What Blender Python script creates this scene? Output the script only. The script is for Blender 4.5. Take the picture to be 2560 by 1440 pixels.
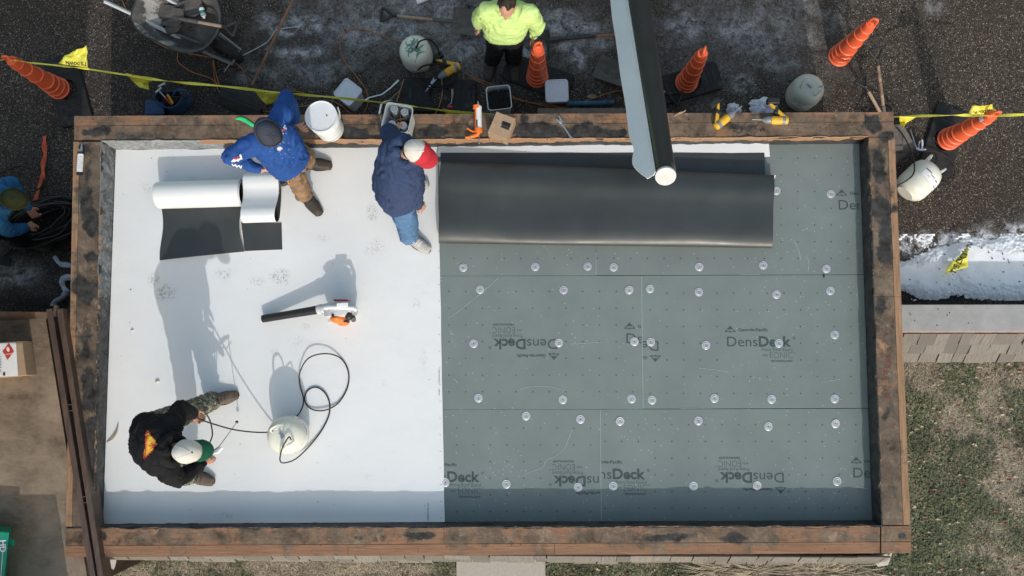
import bpy, bmesh, math, random
from mathutils import Vector, Matrix, Euler, noise
from mathutils.bvhtree import BVHTree
random.seed(7)
for o in list(bpy.data.objects): bpy.data.objects.remove(o)
scene = bpy.context.scene
C = scene.collection
R = math.radians

# ------------------------------------------------------------ camera, sky, sun
F = 2130.0; ZC = 8.92; ZD = 1.13; ZL = 1.33        # focal length in photo pixels, camera, roof deck and ledge heights
TX = math.atan(194/F); TY = math.atan(45/F)
ROT = Euler((TX, TY, 0), 'XYZ').to_matrix()
cam_d = bpy.data.cameras.new('camera'); cam = bpy.data.objects.new('camera', cam_d); C.objects.link(cam)
cam.location = (0, 0, ZC); cam.rotation_euler = (TX, TY, 0)
cam_d.sensor_width = 36; cam_d.lens = F/2560*36; cam_d.clip_start = .1; cam_d.clip_end = 400
scene.camera = cam
TAN = .69; SUNV = Vector((.2, -1, 0)).normalized()
EL = math.atan(TAN)
w = bpy.data.worlds.new('World'); scene.world = w; w.use_nodes = True
wn = w.node_tree; bg = wn.nodes['Background']
sky = wn.nodes.new('ShaderNodeTexSky'); sky.sky_type = 'NISHITA'; sky.sun_disc = False
sky.sun_elevation = EL; sky.sun_rotation = math.atan2(.2, -1); sky.air_density = 2.2; sky.dust_density = 3; sky.ozone_density = 1.6
wn.links.new(sky.outputs[0], bg.inputs[0]); bg.inputs[1].default_value = .15
sd = bpy.data.lights.new('sun', 'SUN'); sun = bpy.data.objects.new('sun', sd); C.objects.link(sun)
sd.energy = 2.0; sd.angle = R(.5); sd.color = (1, .975, .94)
sun.rotation_euler = (SUNV*math.cos(EL)+Vector((0, 0, math.sin(EL)))).to_track_quat('Z', 'Y').to_euler()
scene.view_settings.view_transform = 'Standard'; scene.view_settings.look = 'None'
scene.view_settings.exposure = .23; scene.view_settings.gamma = 1
scene.render.engine = 'CYCLES'

def P(px, py, z=0.0):
    """world point at height z seen at a photo position"""
    d = ROT @ Vector(((px-1280)/F, (720-py)/F, -1))
    return Vector((0, 0, ZC)) + d*((z-ZC)/d.z)
RT = ROT.transposed()
def Q(v):
    c = RT @ (Vector(v)-Vector((0, 0, ZC)))
    return 1280+F*c.x/-c.z, 720-F*c.y/-c.z
def ang(a, b): return math.atan2(a[1]-b[1], b[0]-a[0])

# ------------------------------------------------------------ objects
def tag(o, label=None, cat=None, group=None, kind=None):
    if label: o['label'] = label
    if cat: o['category'] = cat
    if group: o['group'] = group
    if kind: o['kind'] = kind
    return o
def thing(name, label, cat, loc=(0, 0, 0), rz=0, group=None):
    o = bpy.data.objects.new(name, None); C.objects.link(o)
    o.location = loc; o.rotation_euler = (0, 0, rz); o.empty_display_size = .1
    return tag(o, label, cat, group)
def origin(o):
    v = Vector(o.location)
    while o.parent: o = o.parent; v += Vector(o.location)
    return v
def copy_tree(o, parent=None):
    c = o.copy(); C.objects.link(c); c.parent = parent
    for ch in [x for x in o.children]: copy_tree(ch, c)
    return c
def cat_rom(pts, n=8, closed=False):
    pts = [Vector(p) for p in pts]; out = []
    L = len(pts); rng = L if closed else L-1
    for i in range(rng):
        if closed: a, b, c, d = pts[i-1], pts[i], pts[(i+1) % L], pts[(i+2) % L]
        else: a, b, c, d = pts[max(i-1, 0)], pts[i], pts[i+1], pts[min(i+2, L-1)]
        for k in range(n):
            t = k/n
            out.append(.5*((2*b)+(c-a)*t+(2*a-5*b+4*c-d)*t*t+(3*b-a-3*c+d)*t**3))
    if not closed: out.append(pts[-1])
    return out
class MB:
    def __init__(s): s.v = []; s.f = []; s.m = []
    def add(s, vs, fs, mi=0):
        k = len(s.v); s.v += [Vector(x) for x in vs]; s.f += [tuple(k+i for i in f) for f in fs]; s.m += [mi]*len(fs); return s
    def box(s, c, d, M=None, mi=0, taper=1):
        x, y, z = d[0]/2, d[1]/2, d[2]/2; t = taper
        vs = [Vector((a*x*(t if k > 0 else 1), b*y*(t if k > 0 else 1), k*z)) for a in (-1, 1) for b in (-1, 1) for k in (-1, 1)]
        if M is not None: vs = [M @ q for q in vs]
        vs = [q+Vector(c) for q in vs]
        return s.add(vs, [(0, 1, 3, 2), (4, 6, 7, 5), (0, 4, 5, 1), (2, 3, 7, 6), (0, 2, 6, 4), (1, 5, 7, 3)], mi)
    def rings(s, rs, closed=True, caps=True, mi=0):
        n = len(rs[0]); vs = [p for r in rs for p in r]; fs = []
        for i in range(len(rs)-1):
            for j in range(n if closed else n-1):
                k = (j+1) % n; fs.append((i*n+j, i*n+k, (i+1)*n+k, (i+1)*n+j))
        if caps and closed: fs.append(tuple(range(n-1, -1, -1))); fs.append(tuple((len(rs)-1)*n+j for j in range(n)))
        return s.add(vs, fs, mi)
    def tube(s, pts, r, n=8, caps=True, mi=0, flat=1, smooth=0, closed=False):
        if smooth: 
            if not isinstance(r, (int, float)): smooth = 0
        if smooth: pts = cat_rom(pts, smooth, closed)
        pts = [Vector(p) for p in pts]
        if closed: pts.append(pts[0])
        rs = []; up = None
        for i, p in enumerate(pts):
            t = (pts[min(i+1, len(pts)-1)]-pts[max(i-1, 0)])
            if t.length < 1e-7: t = Vector((0, 0, 1))
            t.normalize()
            if up is None: up = Vector((0, 0, 1)) if abs(t.z) < .9 else Vector((1, 0, 0))
            a = (up-t*up.dot(t)); 
            if a.length < 1e-4: a = t.orthogonal()
            a.normalize(); up = a; b = t.cross(a)
            q = r if isinstance(r, (int, float)) else r[i]
            rs.append([p+(a*math.cos(2*math.pi*j/n)*flat+b*math.sin(2*math.pi*j/n))*q for j in range(n)])
        return s.rings(rs, True, caps and not closed, mi)
    def cyl(s, a, b, r0, r1=None, n=16, mi=0, caps=True):
        a = Vector(a); b = Vector(b); t = (b-a).normalized(); u = t.orthogonal().normalized(); v = t.cross(u); r1 = r0 if r1 is None else r1
        rs = [[p+(u*math.cos(2*math.pi*j/n)+v*math.sin(2*math.pi*j/n))*r for j in range(n)] for p, r in ((a, r0), (b, r1))]
        return s.rings(rs, True, caps, mi)
    def lathe(s, prof, n=24, M=None, mi=0, sx=1, sy=1, caps=True):
        rs = []
        for r, z in prof:
            ring = [Vector((r*sx*math.cos(2*math.pi*j/n), r*sy*math.sin(2*math.pi*j/n), z)) for j in range(n)]
            if M is not None: ring = [M @ q for q in ring]
            rs.append(ring)
        return s.rings(rs, True, caps, mi)
    def ell(s, c, rad, M=None, nu=16, nv=10, mi=0):
        c = Vector(c); rs = []
        for i in range(nv+1):
            th = math.pi*(i+.02)/(nv+.04)
            ring = [Vector((rad[0]*math.sin(th)*math.cos(2*math.pi*j/nu), rad[1]*math.sin(th)*math.sin(2*math.pi*j/nu), -rad[2]*math.cos(th))) for j in range(nu)]
            if M is not None: ring = [M @ q for q in ring]
            rs.append([q+c for q in ring])
        return s.rings(rs, True, True, mi)
    def limb(s, pts, rad, n=12):
        pts = [Vector(p) for p in pts]
        for i in range(len(pts)-1):
            s.cyl(pts[i], pts[i+1], rad[i], rad[i+1], n)
        for p, r in zip(pts, rad): s.ell(p, (r, r, r), None, n, 8)
        return s
    def prism(s, poly, z0, z1, mi=0, M=None):
        n = len(poly)
        a = [Vector((p[0], p[1], z0)) for p in poly]; b = [Vector((p[0], p[1], z1)) for p in poly]
        if M is not None: a = [M @ q for q in a]; b = [M @ q for q in b]
        return s.rings([a, b], True, True, mi)
    def grid(s, fn, nu, nv, mi=0):
        vs = [fn(i/nu, j/nv) for j in range(nv+1) for i in range(nu+1)]
        fs = [(j*(nu+1)+i, j*(nu+1)+i+1, (j+1)*(nu+1)+i+1, (j+1)*(nu+1)+i) for j in range(nv) for i in range(nu)]
        return s.add(vs, fs, mi)
    def slab(s, fn, nu, nv, th, mi=0):
        """grid with a thickness below it"""
        top = [Vector(fn(i/nu, j/nv)) for j in range(nv+1) for i in range(nu+1)]
        bot = [p-Vector((0, 0, th)) for p in top]; W = nu+1; N = len(top)
        fs = []
        for j in range(nv):
            for i in range(nu):
                q = (j*W+i, j*W+i+1, (j+1)*W+i+1, (j+1)*W+i); fs.append(q); fs.append(tuple(N+k for k in reversed(q)))
        for i in range(nu):
            fs.append((i+1, i, N+i, N+i+1)); k = nv*W+i; fs.append((k, k+1, N+k+1, N+k))
        for j in range(nv):
            k = j*W; fs.append((k, k+W, N+k+W, N+k)); k = j*W+nu; fs.append((k+W, k, N+k, N+k+W))
        return s.add(top+bot, fs, mi)
    def build(s, name, mats, parent=None, world=True, smooth=35, bevel=0, flip=True, solid=0):
        me = bpy.data.meshes.new(name)
        off = origin(parent) if (parent and world) else Vector((0, 0, 0))
        me.from_pydata([tuple(p-off) for p in s.v], [], s.f)
        if not isinstance(mats, (list, tuple)): mats = [mats]
        for m in mats: me.materials.append(m)
        me.polygons.foreach_set('material_index', s.m)
        if flip:
            bm = bmesh.new(); bm.from_mesh(me); bmesh.ops.recalc_face_normals(bm, faces=bm.faces); bm.to_mesh(me); bm.free()
        if smooth:
            me.shade_smooth(); me.set_sharp_from_angle(angle=R(smooth))
        me.update()
        o = bpy.data.objects.new(name, me); C.objects.link(o); o.parent = parent
        if solid:
            md = o.modifiers.new('solid', 'SOLIDIFY'); md.thickness = solid
        if bevel:
            md = o.modifiers.new('bevel', 'BEVEL'); md.width = bevel; md.segments = 2; md.limit_method = 'ANGLE'; md.angle_limit = R(40)
        return o
def attr(o, name, fn):
    me = o.data; M = origin(o)
    a = me.attributes.new(name, 'FLOAT', 'POINT')
    a.data.foreach_set('value', [float(fn(v.co+M)) for v in me.vertices])
def blob(v, blobs):
    """largest of the soft ellipses (photo px, py, rx, ry, strength) round a point"""
    x, y = Q(v); m = 0
    q = Vector(v); nn = noise.noise(q*5)*.75+noise.noise(q*13)*.5+noise.noise(q*37)*.25
    for b in blobs:
        d = math.hypot((x-b[0])/b[2], (y-b[1])/b[3])+nn*.85
        m = max(m, b[4]*max(0, min(1, (1.3-d)/.8)))
    return m
def text_mb(txt, size, bold=0, mi=0, squeeze=1.0, align='LEFT'):
    cu = bpy.data.curves.new('t', 'FONT'); cu.body = txt; cu.size = size; cu.offset = bold; cu.resolution_u = 3; cu.align_x = align
    o = bpy.data.objects.new('t', cu); C.objects.link(o)
    dg = bpy.context.evaluated_depsgraph_get(); me = bpy.data.meshes.new_from_object(o.evaluated_get(dg))
    vs = [Vector((v.co.x*squeeze, v.co.y, 0)) for v in me.vertices]; fs = [tuple(p.vertices) for p in me.polygons]
    bpy.data.objects.remove(o); bpy.data.meshes.remove(me); bpy.data.curves.remove(cu)
    return vs, fs
def fit_text(txt, x0, x1, y, h, bold=0):
    """text between x0 and x1 with capitals h high on the line y"""
    vs, fs = text_mb(txt, h/.7, bold*h)
    a = min(v.x for v in vs); b = max(v.x for v in vs); k = (x1-x0)/(b-a)
    return [Vector((x0+(v.x-a)*k, y+v.y, 0)) for v in vs], fs

# ------------------------------------------------------------ materials
class NT:
    def __init__(s, name, rough=.7, metal=0, spec=.5):
        s.mat = bpy.data.materials.new(name); s.mat.use_nodes = True; s.t = s.mat.node_tree
        s.b = s.t.nodes['Principled BSDF']; s.b.inputs['Roughness'].default_value = rough; s.b.inputs['Metallic'].default_value = metal
        s.b.inputs['Specular IOR Level'].default_value = spec
        s.tc = s.t.nodes.new('ShaderNodeTexCoord')
    def n(s, kind, **kw):
        x = s.t.nodes.new(kind)
        for k, v in kw.items(): setattr(x, k, v)
        return x
    def l(s, a, b): s.t.links.new(a, b)
    def co(s, sc=(1, 1, 1), rot=(0, 0, 0)):
        m = s.n('ShaderNodeMapping'); m.inputs['Scale'].default_value = sc; m.inputs['Rotation'].default_value = rot
        s.l(s.tc.outputs['Object'], m.inputs[0]); return m.outputs[0]
    def noise(s, scale, detail=4, vec=None, rough=.6, dist=0):
        x = s.n('ShaderNodeTexNoise'); x.inputs['Scale'].default_value = scale; x.inputs['Detail'].default_value = detail
        x.inputs['Roughness'].default_value = rough; x.inputs['Distortion'].default_value = dist
        s.l(vec if vec is not None else s.co(), x.inputs['Vector']); return x.outputs['Fac']
    def voro(s, scale, vec=None, out='Distance', feature='F1'):
        x = s.n('ShaderNodeTexVoronoi'); x.inputs['Scale'].default_value = scale; x.feature = feature
        s.l(vec if vec is not None else s.co(), x.inputs['Vector']); return x.outputs[out]
    def rng(s, f, a, b, lo=0, hi=1):
        m = s.n('ShaderNodeMapRange'); m.inputs[1].default_value = a; m.inputs[2].default_value = b; m.inputs[3].default_value = lo; m.inputs[4].default_value = hi
        s.l(f, m.inputs[0]); return m.outputs[0]
    def math(s, op, a, b=None):
        m = s.n('ShaderNodeMath', operation=op); m.use_clamp = False
        for i, q in enumerate((a, b)):
            if q is None: continue
            if isinstance(q, (int, float)): m.inputs[i].default_value = q
            else: s.l(q, m.inputs[i])
        return m.outputs[0]
    def mix(s, f, a, b):
        m = s.n('ShaderNodeMix', data_type='RGBA')
        for i, q in ((0, f), (6, a), (7, b)):
            if isinstance(q, (int, float)): m.inputs[i].default_value = q
            elif isinstance(q, (tuple, list)): m.inputs[i].default_value = (*q, 1)
            else: s.l(q, m.inputs[i])
        return m.outputs[2]
    def at(s, name): 
        x = s.n('ShaderNodeAttribute'); x.attribute_name = name; return x.outputs['Fac']
    def col(s, c):
        if isinstance(c, (tuple, list)): s.b.inputs['Base Color'].default_value = (*c, 1)
        else: s.l(c, s.b.inputs['Base Color'])
        return s
    def rough(s, f): s.l(f, s.b.inputs['Roughness']); return s
    def bump(s, h, st=.3, d=.01):
        x = s.n('ShaderNodeBump'); x.inputs['Strength'].default_value = st; x.inputs['Distance'].default_value = d
        s.l(h, x.inputs['Height']); s.l(x.outputs[0], s.b.inputs['Normal']); return s
def H(h):
    """sRGB hex to linear"""
    c = [int(h[i:i+2], 16)/255 for i in (0, 2, 4)]
    return tuple(x/12.92 if x <= .04045 else ((x+.055)/1.055)**2.4 for x in c)
def sc(c, k): return tuple(x*k for x in c)
def simple(name, c, rough=.6, metal=0, var=.25, scale=18, bump=.15, dirt=None, dirt_lo=.55, bscale=None, spec=.4):
    n = NT(name, rough, metal, spec)
    f = n.noise(scale, 5)
    base = n.mix(n.rng(f, .3, .7), sc(c, 1-var), sc(c, 1+var*.6))
    if dirt is not None:
        g = n.noise(scale*.35, 6, rough=.7)
        base = n.mix(n.rng(g, dirt_lo, dirt_lo+.12), base, dirt)
    n.col(base)
    if bump: n.bump(n.noise(bscale or scale*4, 4), bump, .004)
    return n.mat

M = {}
# asphalt with pale chippings, damp and salt bloom where painted
n = NT('asphalt', .9, spec=.25)
v1 = n.voro(62, out='Color'); v1d = n.voro(62)
sep = n.n('ShaderNodeSeparateColor'); n.l(v1, sep.inputs[0])
stone = n.math('MULTIPLY', n.rng(sep.outputs[0], .72, .9), n.rng(v1d, .45, .3))
v2 = n.voro(140, out='Color'); sep2 = n.n('ShaderNodeSeparateColor'); n.l(v2, sep2.inputs[0])
big = n.noise(1.1, 5, rough=.6)
base = n.mix(n.rng(sep2.outputs[0], .2, .95), (.016, .0125, .0108), (.082, .064, .052))
base = n.mix(n.rng(sep2.outputs[2], .86, .95), base, (.17, .14, .115))
base = n.mix(stone, base, n.mix(sep.outputs[1], (.2, .155, .11), (.4, .36, .31)))
base = n.mix(n.math('MULTIPLY', n.rng(big, .4, .65), .35), base, (.03, .022, .018))
wet = n.at('wet'); base = n.mix(n.math('MULTIPLY', wet, .8), base, (.019, .0165, .0158))
salt = n.math('MULTIPLY', n.at('salt'), n.rng(n.noise(8, 10, rough=.8, dist=.6), .44, .60)); salt = n.math('MULTIPLY', salt, n.rng(n.noise(60, 4, rough=.7), .3, .6, .35, 1))
gray = n.math('MULTIPLY', n.at('gray'), n.rng(n.noise(3.5, 8, rough=.7), .3, .55))
base = n.mix(n.math('MULTIPLY', gray, .8), base, n.mix(n.rng(n.noise(30, 6, rough=.8), .4, .6), (.065, .058, .054), (.23, .218, .212)))
base = n.mix(salt, base, (.60, .61, .63))
n.col(base).bump(n.math('ADD', n.math('MULTIPLY', v1d, .6), sep2.outputs[0]), .5, .006)
M['asphalt'] = n.mat

def wood(name, axis, c_fresh, c_dirty):
    n = NT(name, .75, spec=.3)
    s3 = (1.2, 26, 26) if axis == 0 else (26, 1.2, 26)
    gr = n.noise(2.2, 6, n.co(s3), .65, .4); gr2 = n.noise(7, 4, n.co(s3), .6)
    fine = n.noise(22, 8, rough=.75)
    fresh = n.mix(n.rng(gr, .3, .7), sc(c_fresh, .62), sc(c_fresh, 1.2)); fresh = n.mix(n.math('MULTIPLY', n.rng(gr2, .55, .7), .5), fresh, sc(c_fresh, .45))
    dirty = n.mix(n.rng(n.noise(4.5, 8, rough=.75, dist=.4), .34, .66), sc(c_dirty, .33), sc(c_dirty, 1.75))
    dirty = n.mix(n.rng(n.noise(7, 8, rough=.75, dist=1), .56, .70), dirty, sc(c_dirty, 2.7))
    dirty = n.mix(n.math('MULTIPLY', n.rng(gr, .5, .62), .35), dirty, sc(c_fresh, .5))
    d = n.math('ADD', n.at('dirt'), n.math('MULTIPLY', n.math('SUBTRACT', n.noise(3.2, 8, rough=.72, dist=.5), .5), 3.0))
    base = n.mix(n.rng(d, .30, .62), fresh, dirty)
    t = n.math('ADD', n.at('tar'), n.math('MULTIPLY', n.math('SUBTRACT', fine, .5), .9))
    tar = n.mix(n.rng(n.noise(14, 6), .35, .7), (.009, .009, .009), (.06, .058, .058))
    base = n.mix(n.rng(t, .40, .66, 0, .96), base, tar)
    b = n.rng(n.voro(11, n.co((1, 1, 1))), .03, .015)     # nail heads and holes
    base = n.mix(n.math('MULTIPLY', b, .8), base, (.02, .018, .017))
    n.col(base).bump(n.math('ADD', gr2, fine), .45, .006)
    return n.mat
FR = (.27, .145, .085); FR2 = (.33, .195, .115); DI = (.125, .090, .064)
M['wood_x'] = wood('weathered_timber_lengthwise', 0, FR, DI)
M['wood_y'] = wood('weathered_timber_crosswise', 1, FR2, (.11, .083, .062))
n = NT('tar_flashing', .55, spec=.5)
f1 = n.noise(9, 8, rough=.75, dist=.6)
base = n.mix(n.rng(f1, .35, .6), (.010, .010, .011), (.05, .05, .053))
sil = n.math('ADD', n.at('silver'), n.math('MULTIPLY', n.math('SUBTRACT', n.noise(13, 8, rough=.8, dist=1), .5), 1.3))
base = n.mix(n.rng(sil, .45, .95), base, (.36, .38, .39))
wd = n.math('ADD', n.at('bare'), n.math('MULTIPLY', n.math('SUBTRACT', n.noise(16, 6, n.co((.35, 1, 1)), .7), .5), 1.5))
base = n.mix(n.rng(wd, .5, .6), base, (.33, .19, .105))
n.col(base).bump(n.noise(30, 8, rough=.7, dist=.5), .8, .012); M['tar'] = n.mat

n = NT('coated_roof_board', .75, spec=.3)
f = n.noise(2.5, 6); fl = n.voro(75, out='Color'); sp = n.n('ShaderNodeSeparateColor'); n.l(fl, sp.inputs[0])
base = n.mix(n.rng(f, .3, .7), (.150, .180, .178), (.178, .212, .208))
dens = n.rng(n.noise(1.3, 4), .45, .62, .992, .965)
base = n.mix(n.math('MULTIPLY', n.math('GREATER_THAN', sp.outputs[0], dens), n.rng(n.voro(75), .4, .25, 0, .6)), base, (.5, .56, .56))
base = n.mix(n.math('MULTIPLY', n.rng(n.noise(4, 9, n.co((1, 3, 1)), .8, 2), .64, .74), .28), base, (.42, .47, .47))
n.col(base).bump(n.noise(120, 3), .08, .003); M['board'] = n.mat
M['board_core'] = simple('board_core', (.55, .56, .56), .9)
M['ink'] = simple('printing_ink', (.055, .075, .078), .8, var=.3, scale=160, bump=0)
M['ink_thin'] = simple('light_printing_ink', (.085, .115, .118), .8, var=.3, scale=160, bump=0)
M['ink_red'] = simple('red_marker', (.42, .06, .06), .7, bump=0)
M['ink_black'] = simple('black_print', (.03, .03, .035), .6, bump=0)

n = NT('white_roof_membrane', .42, spec=.35)
f = n.noise(1.4, 4)
base = n.mix(n.rng(f, .3, .7), (.675, .685, .69), (.715, .72, .725))
pr = n.math('MULTIPLY', n.at('print'), n.math('MULTIPLY', n.rng(n.voro(80, n.co((1.0, .55, 1), (0, 0, .5))), .38, .5), n.rng(n.noise(35, 5, rough=.8), .42, .54)))
base = n.mix(n.math('MULTIPLY', pr, .55), base, (.16, .145, .12))
sm = n.math('ADD', n.math('MULTIPLY', n.rng(n.noise(3.1, 9, rough=.85, dist=1.5), .60, .72), .22), n.math('MULTIPLY', n.rng(n.noise(9, 10, n.co((1, .4, 1), (0, 0, .7)), .85, 1), .64, .70), .2))
base = n.mix(sm, base, (.42, .38, .31))
dk = n.math('LESS_THAN', n.voro(9.5), .045)
base = n.mix(n.math('MULTIPLY', dk, n.rng(n.noise(6, 2), .56, .6)), base, (.18, .16, .13))
n.col(base).bump(n.math('ADD', n.noise(2.8, 3), n.math('MULTIPLY', n.noise(9, 3, dist=1), .25)), .2, .03); M['white'] = n.mat
n = NT('black_membrane_underside', .33, spec=.5)
base = n.mix(n.rng(n.noise(3, 6), .3, .7), (.035, .040, .041), (.047, .053, .054))
base = n.mix(n.math('MULTIPLY', n.rng(n.noise(6, 9, n.co((1, 3, 1)), .8, 2.5), .66, .72), .22), base, (.16, .16, .16))
n.rough(n.rng(n.noise(4, 4), .3, .7, .34, .46)); n.col(base).bump(n.noise(1.9, 3, n.co((1, .5, .5))), .12, .03); M['black'] = n.mat
n = NT('lightened_white_membrane', .42, spec=.35); n.col(n.mix(n.rng(n.noise(2, 5), .3, .7), (.80, .80, .80), (.86, .86, .86))).bump(n.noise(3, 3), .15, .03); M['lightened_white'] = n.mat  # roll flap's white, lightened in colour to lift its shade

def orange():
    n = NT('orange_cone_plastic', .45)
    base = n.mix(n.rng(n.noise(9, 5), .3, .7), (.72, .105, .038), (.82, .15, .06))
    base = n.mix(n.math('MULTIPLY', n.rng(n.noise(16, 8, rough=.8), .57, .68), .5), base, (.3, .07, .04))
    n.col(base).bump(n.noise(60, 3), .1, .003); return n.mat
M['cone'] = orange()
M['rubber'] = simple('black_rubber', (.021, .021, .022), .8, var=.5, scale=12, bump=.4, dirt=(.06, .055, .05), dirt_lo=.6)
M['rubber_text'] = simple('dusty_raised_rubber', (.06, .055, .05), .9)
n = NT('yellow_tape', .4); base = n.mix(n.rng(n.noise(20, 3), .3, .7), (.62, .55, .05), (.76, .69, .08)); n.col(base).bump(n.noise(30, 3), .3, .006)
n.b.inputs['Transmission Weight'].default_value = 0; M['yellow'] = n.mat
M['snow'] = simple('snow', (.84, .84, .85), .9, var=.06, scale=9, bump=.5, dirt=(.3, .28, .27), dirt_lo=.64, bscale=60)
M['concrete'] = simple('concrete_cap', (.33, .325, .32), .85, var=.13, scale=9, bump=.3, dirt=(.2, .17, .15), dirt_lo=.72)
M['pinkline'] = simple('faded_red_flashing', (.42, .24, .21), .8)
M['walk'] = simple('concrete_path', (.40, .365, .33), .9, var=.15, scale=50, bump=.4, dirt=(.25, .22, .19), dirt_lo=.66)
n = NT('grey_cedar_shingle', .85, spec=.2)
g = n.noise(3, 6, n.co((30, 2.5, 2.5)), .7)
base = n.mix(n.rng(g, .25, .75), (.12, .11, .098), (.29, .272, .25)); base = n.mix(n.math('MULTIPLY', n.at('tone'), .85), base, (.13, .118, .108))
n.col(base).bump(g, .6, .006); M['shingle'] = n.mat
n = NT('brown_steel', .55, spec=.45)
st = n.noise(3, 8, n.co((1.3, 3.2, 1), (0, 0, .5)), .75, .6)
base = n.mix(n.rng(st, .3, .7), (.065, .047, .036), (.27, .20, .14))
base = n.mix(n.rng(n.noise(1.6, 6, rough=.7), .42, .62), base, (.29, .225, .16))
base = n.mix(n.math('MULTIPLY', n.rng(n.noise(9, 9, n.co((1, 6, 1), (0, 0, .3)), .8), .6, .68), .5), base, (.05, .04, .04))
n.col(base).bump(st, .3, .006); M['steel'] = n.mat
n = NT('brown_painted_rail', .5, spec=.45)
base = n.mix(n.rng(n.noise(4, 7, n.co((8, 1, 1)), .7), .3, .7), (.045, .03, .026), (.115, .075, .058)); base = n.mix(n.rng(n.noise(14, 8, n.co((4, 1, 1)), .8), .64, .7), base, (.22, .15, .11))
n.col(base).bump(n.noise(30, 5), .2, .004); M['rail'] = n.mat
M['card'] = simple('corrugated_cardboard', (.36, .25, .165), .85, var=.12, scale=14, bump=.15)
M['paper'] = simple('white_label', (.75, .75, .76), .6, var=.05, bump=0)
M['red'] = simple('red_paint', (.55, .05, .04), .5, var=.15)
M['green'] = simple('green_plastic', (.01, .27, .16), .4, var=.15)
M['bright_green'] = simple('bright_green_plastic', (.03, .6, .2), .45, var=.2)
M['pail'] = simple('white_pail_plastic', (.72, .74, .76), .45, var=.06, scale=30, bump=.06, dirt=(.35, .33, .3), dirt_lo=.74)
M['grey_pail'] = simple('grey_white_pail_plastic', (.70, .70, .74), .45, var=.06, scale=30, bump=.06, dirt=(.3, .3, .3), dirt_lo=.7)
M['tank'] = simple('cream_tank_paint', (.70, .70, .62), .35, var=.07, scale=9, bump=.05, dirt=(.5, .48, .4), dirt_lo=.68)
M['tank_grey'] = simple('grey_tank_paint', (.50, .50, .44), .4, var=.1, scale=9, bump=.05, dirt=(.24, .24, .2), dirt_lo=.62)
M['tank_green'] = simple('pale_green_tank_paint', (.64, .65, .57), .4, var=.1, scale=9, bump=.05, dirt=(.36, .40, .33), dirt_lo=.6)
M['slime'] = simple('green_overspray', (.12, .25, .16), .6)
M['galv'] = simple('galvanised_plate', (.55, .56, .58), .42, metal=.5, var=.14, scale=60, bump=.05)
M['steelgrey'] = simple('bare_steel', (.42, .43, .45), .35, metal=.8, var=.15, scale=40)
M['darkmetal'] = simple('dark_metal', (.05, .05, .055), .5, metal=.4, var=.4, scale=20, bump=.2)
M['greymetal'] = simple('grey_painted_steel', (.22, .23, .25), .5, metal=.2, var=.15, scale=12)
M['blade'] = simple('worn_shovel_steel', (.10, .088, .078), .7, var=.35, scale=12, bump=.2)
M['hose'] = simple('black_hose', (.016, .016, .017), .5, var=.4, scale=30, bump=.05)
M['cord'] = simple('orange_brown_cord', (.33, .14, .05), .6, var=.4, scale=8)
M['cordw'] = simple('white_cord', (.6, .6, .62), .5)
M['handle'] = simple('ash_handle', (.34, .24, .17), .7, var=.35, scale=9, bump=.2, dirt=(.14, .1, .08), dirt_lo=.55)
M['redwood'] = simple('red_brown_handle', (.26, .13, .08), .65, var=.3, scale=9, bump=.2)
M['plastic'] = simple('black_plastic', (.02, .02, .021), .5, var=.3)
M['toolyellow'] = simple('yellow_tool_plastic', (.72, .40, .035), .45, var=.15, dirt=(.2, .13, .05), dirt_lo=.68)
M['orange'] = simple('orange_tool_plastic', (.85, .19, .03), .4, var=.1)
M['orange_strap'] = simple('orange_webbing', (.62, .10, .04), .7, var=.25)
M['lightgrey'] = simple('light_grey_plastic', (.52, .53, .54), .45, var=.1)
M['rag'] = simple('dirty_white_cloth', (.66, .66, .74), .9, var=.25, scale=20, bump=.5, dirt=(.14, .14, .16), dirt_lo=.6)
M['blue_pipe'] = simple('blue_painted_pipe', (.03, .10, .19), .5, var=.35, dirt=(.03, .03, .035), dirt_lo=.52)
M['ply'] = simple('plywood_scrap', (.22, .17, .13), .85, var=.3)
M['bagblue'] = simple('blue_canvas', (.03, .065, .14), .85, var=.35, bump=.4, dirt=(.02, .02, .022), dirt_lo=.58)
n = NT('barrow_tray', .92, spec=.15)
base = n.mix(n.rng(n.noise(5, 7, rough=.7), .3, .7), (.045, .043, .041), (.15, .14, .128))
cr = n.math('ADD', n.at('crust'), n.math('MULTIPLY', n.math('SUBTRACT', n.noise(30, 9, rough=.85), .5), 3.0))
base = n.mix(n.rng(cr, .6, .85), base, (.36, .345, .32)); n.col(base).bump(n.noise(18, 8), .5, .01); M['tray'] = n.mat
M['leafg'] = simple('clover_green', (.14, .15, .075), .8, var=.5, scale=3, bump=0)
M['leafd'] = simple('dark_clover_green', (.075, .09, .048), .8, var=.4, scale=3, bump=0)
M['straw'] = simple('dead_grass_straw', (.46, .385, .285), .85, var=.3, scale=3, bump=0)
M['strawd'] = simple('brown_thatch', (.30, .245, .175), .9, var=.3, scale=3, bump=0)
M['leaf'] = simple('fallen_leaf_tan', (.36, .28, .20), .8, var=.3, scale=7, bump=0)
M['leafb'] = simple('fallen_leaf_rust', (.15, .075, .05), .8, var=.4, scale=7, bump=0)
n = NT('lawn_soil', .95, spec=.1)
base = n.mix(n.rng(n.noise(40, 6), .3, .7), (.15, .12, .085), (.33, .27, .195)); base = n.mix(n.math('MULTIPLY', n.at('lush'), .8), base, (.03, .04, .015)); n.col(base).bump(n.noise(60, 5), .8, .02); M['soil'] = n.mat
M['skin'] = simple('skin', (.50, .27, .19), .5, var=.08, scale=14, bump=.05)
M['hair'] = simple('dark_hair', (.022, .014, .010), .6, var=.5, scale=60, bump=.8)
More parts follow.
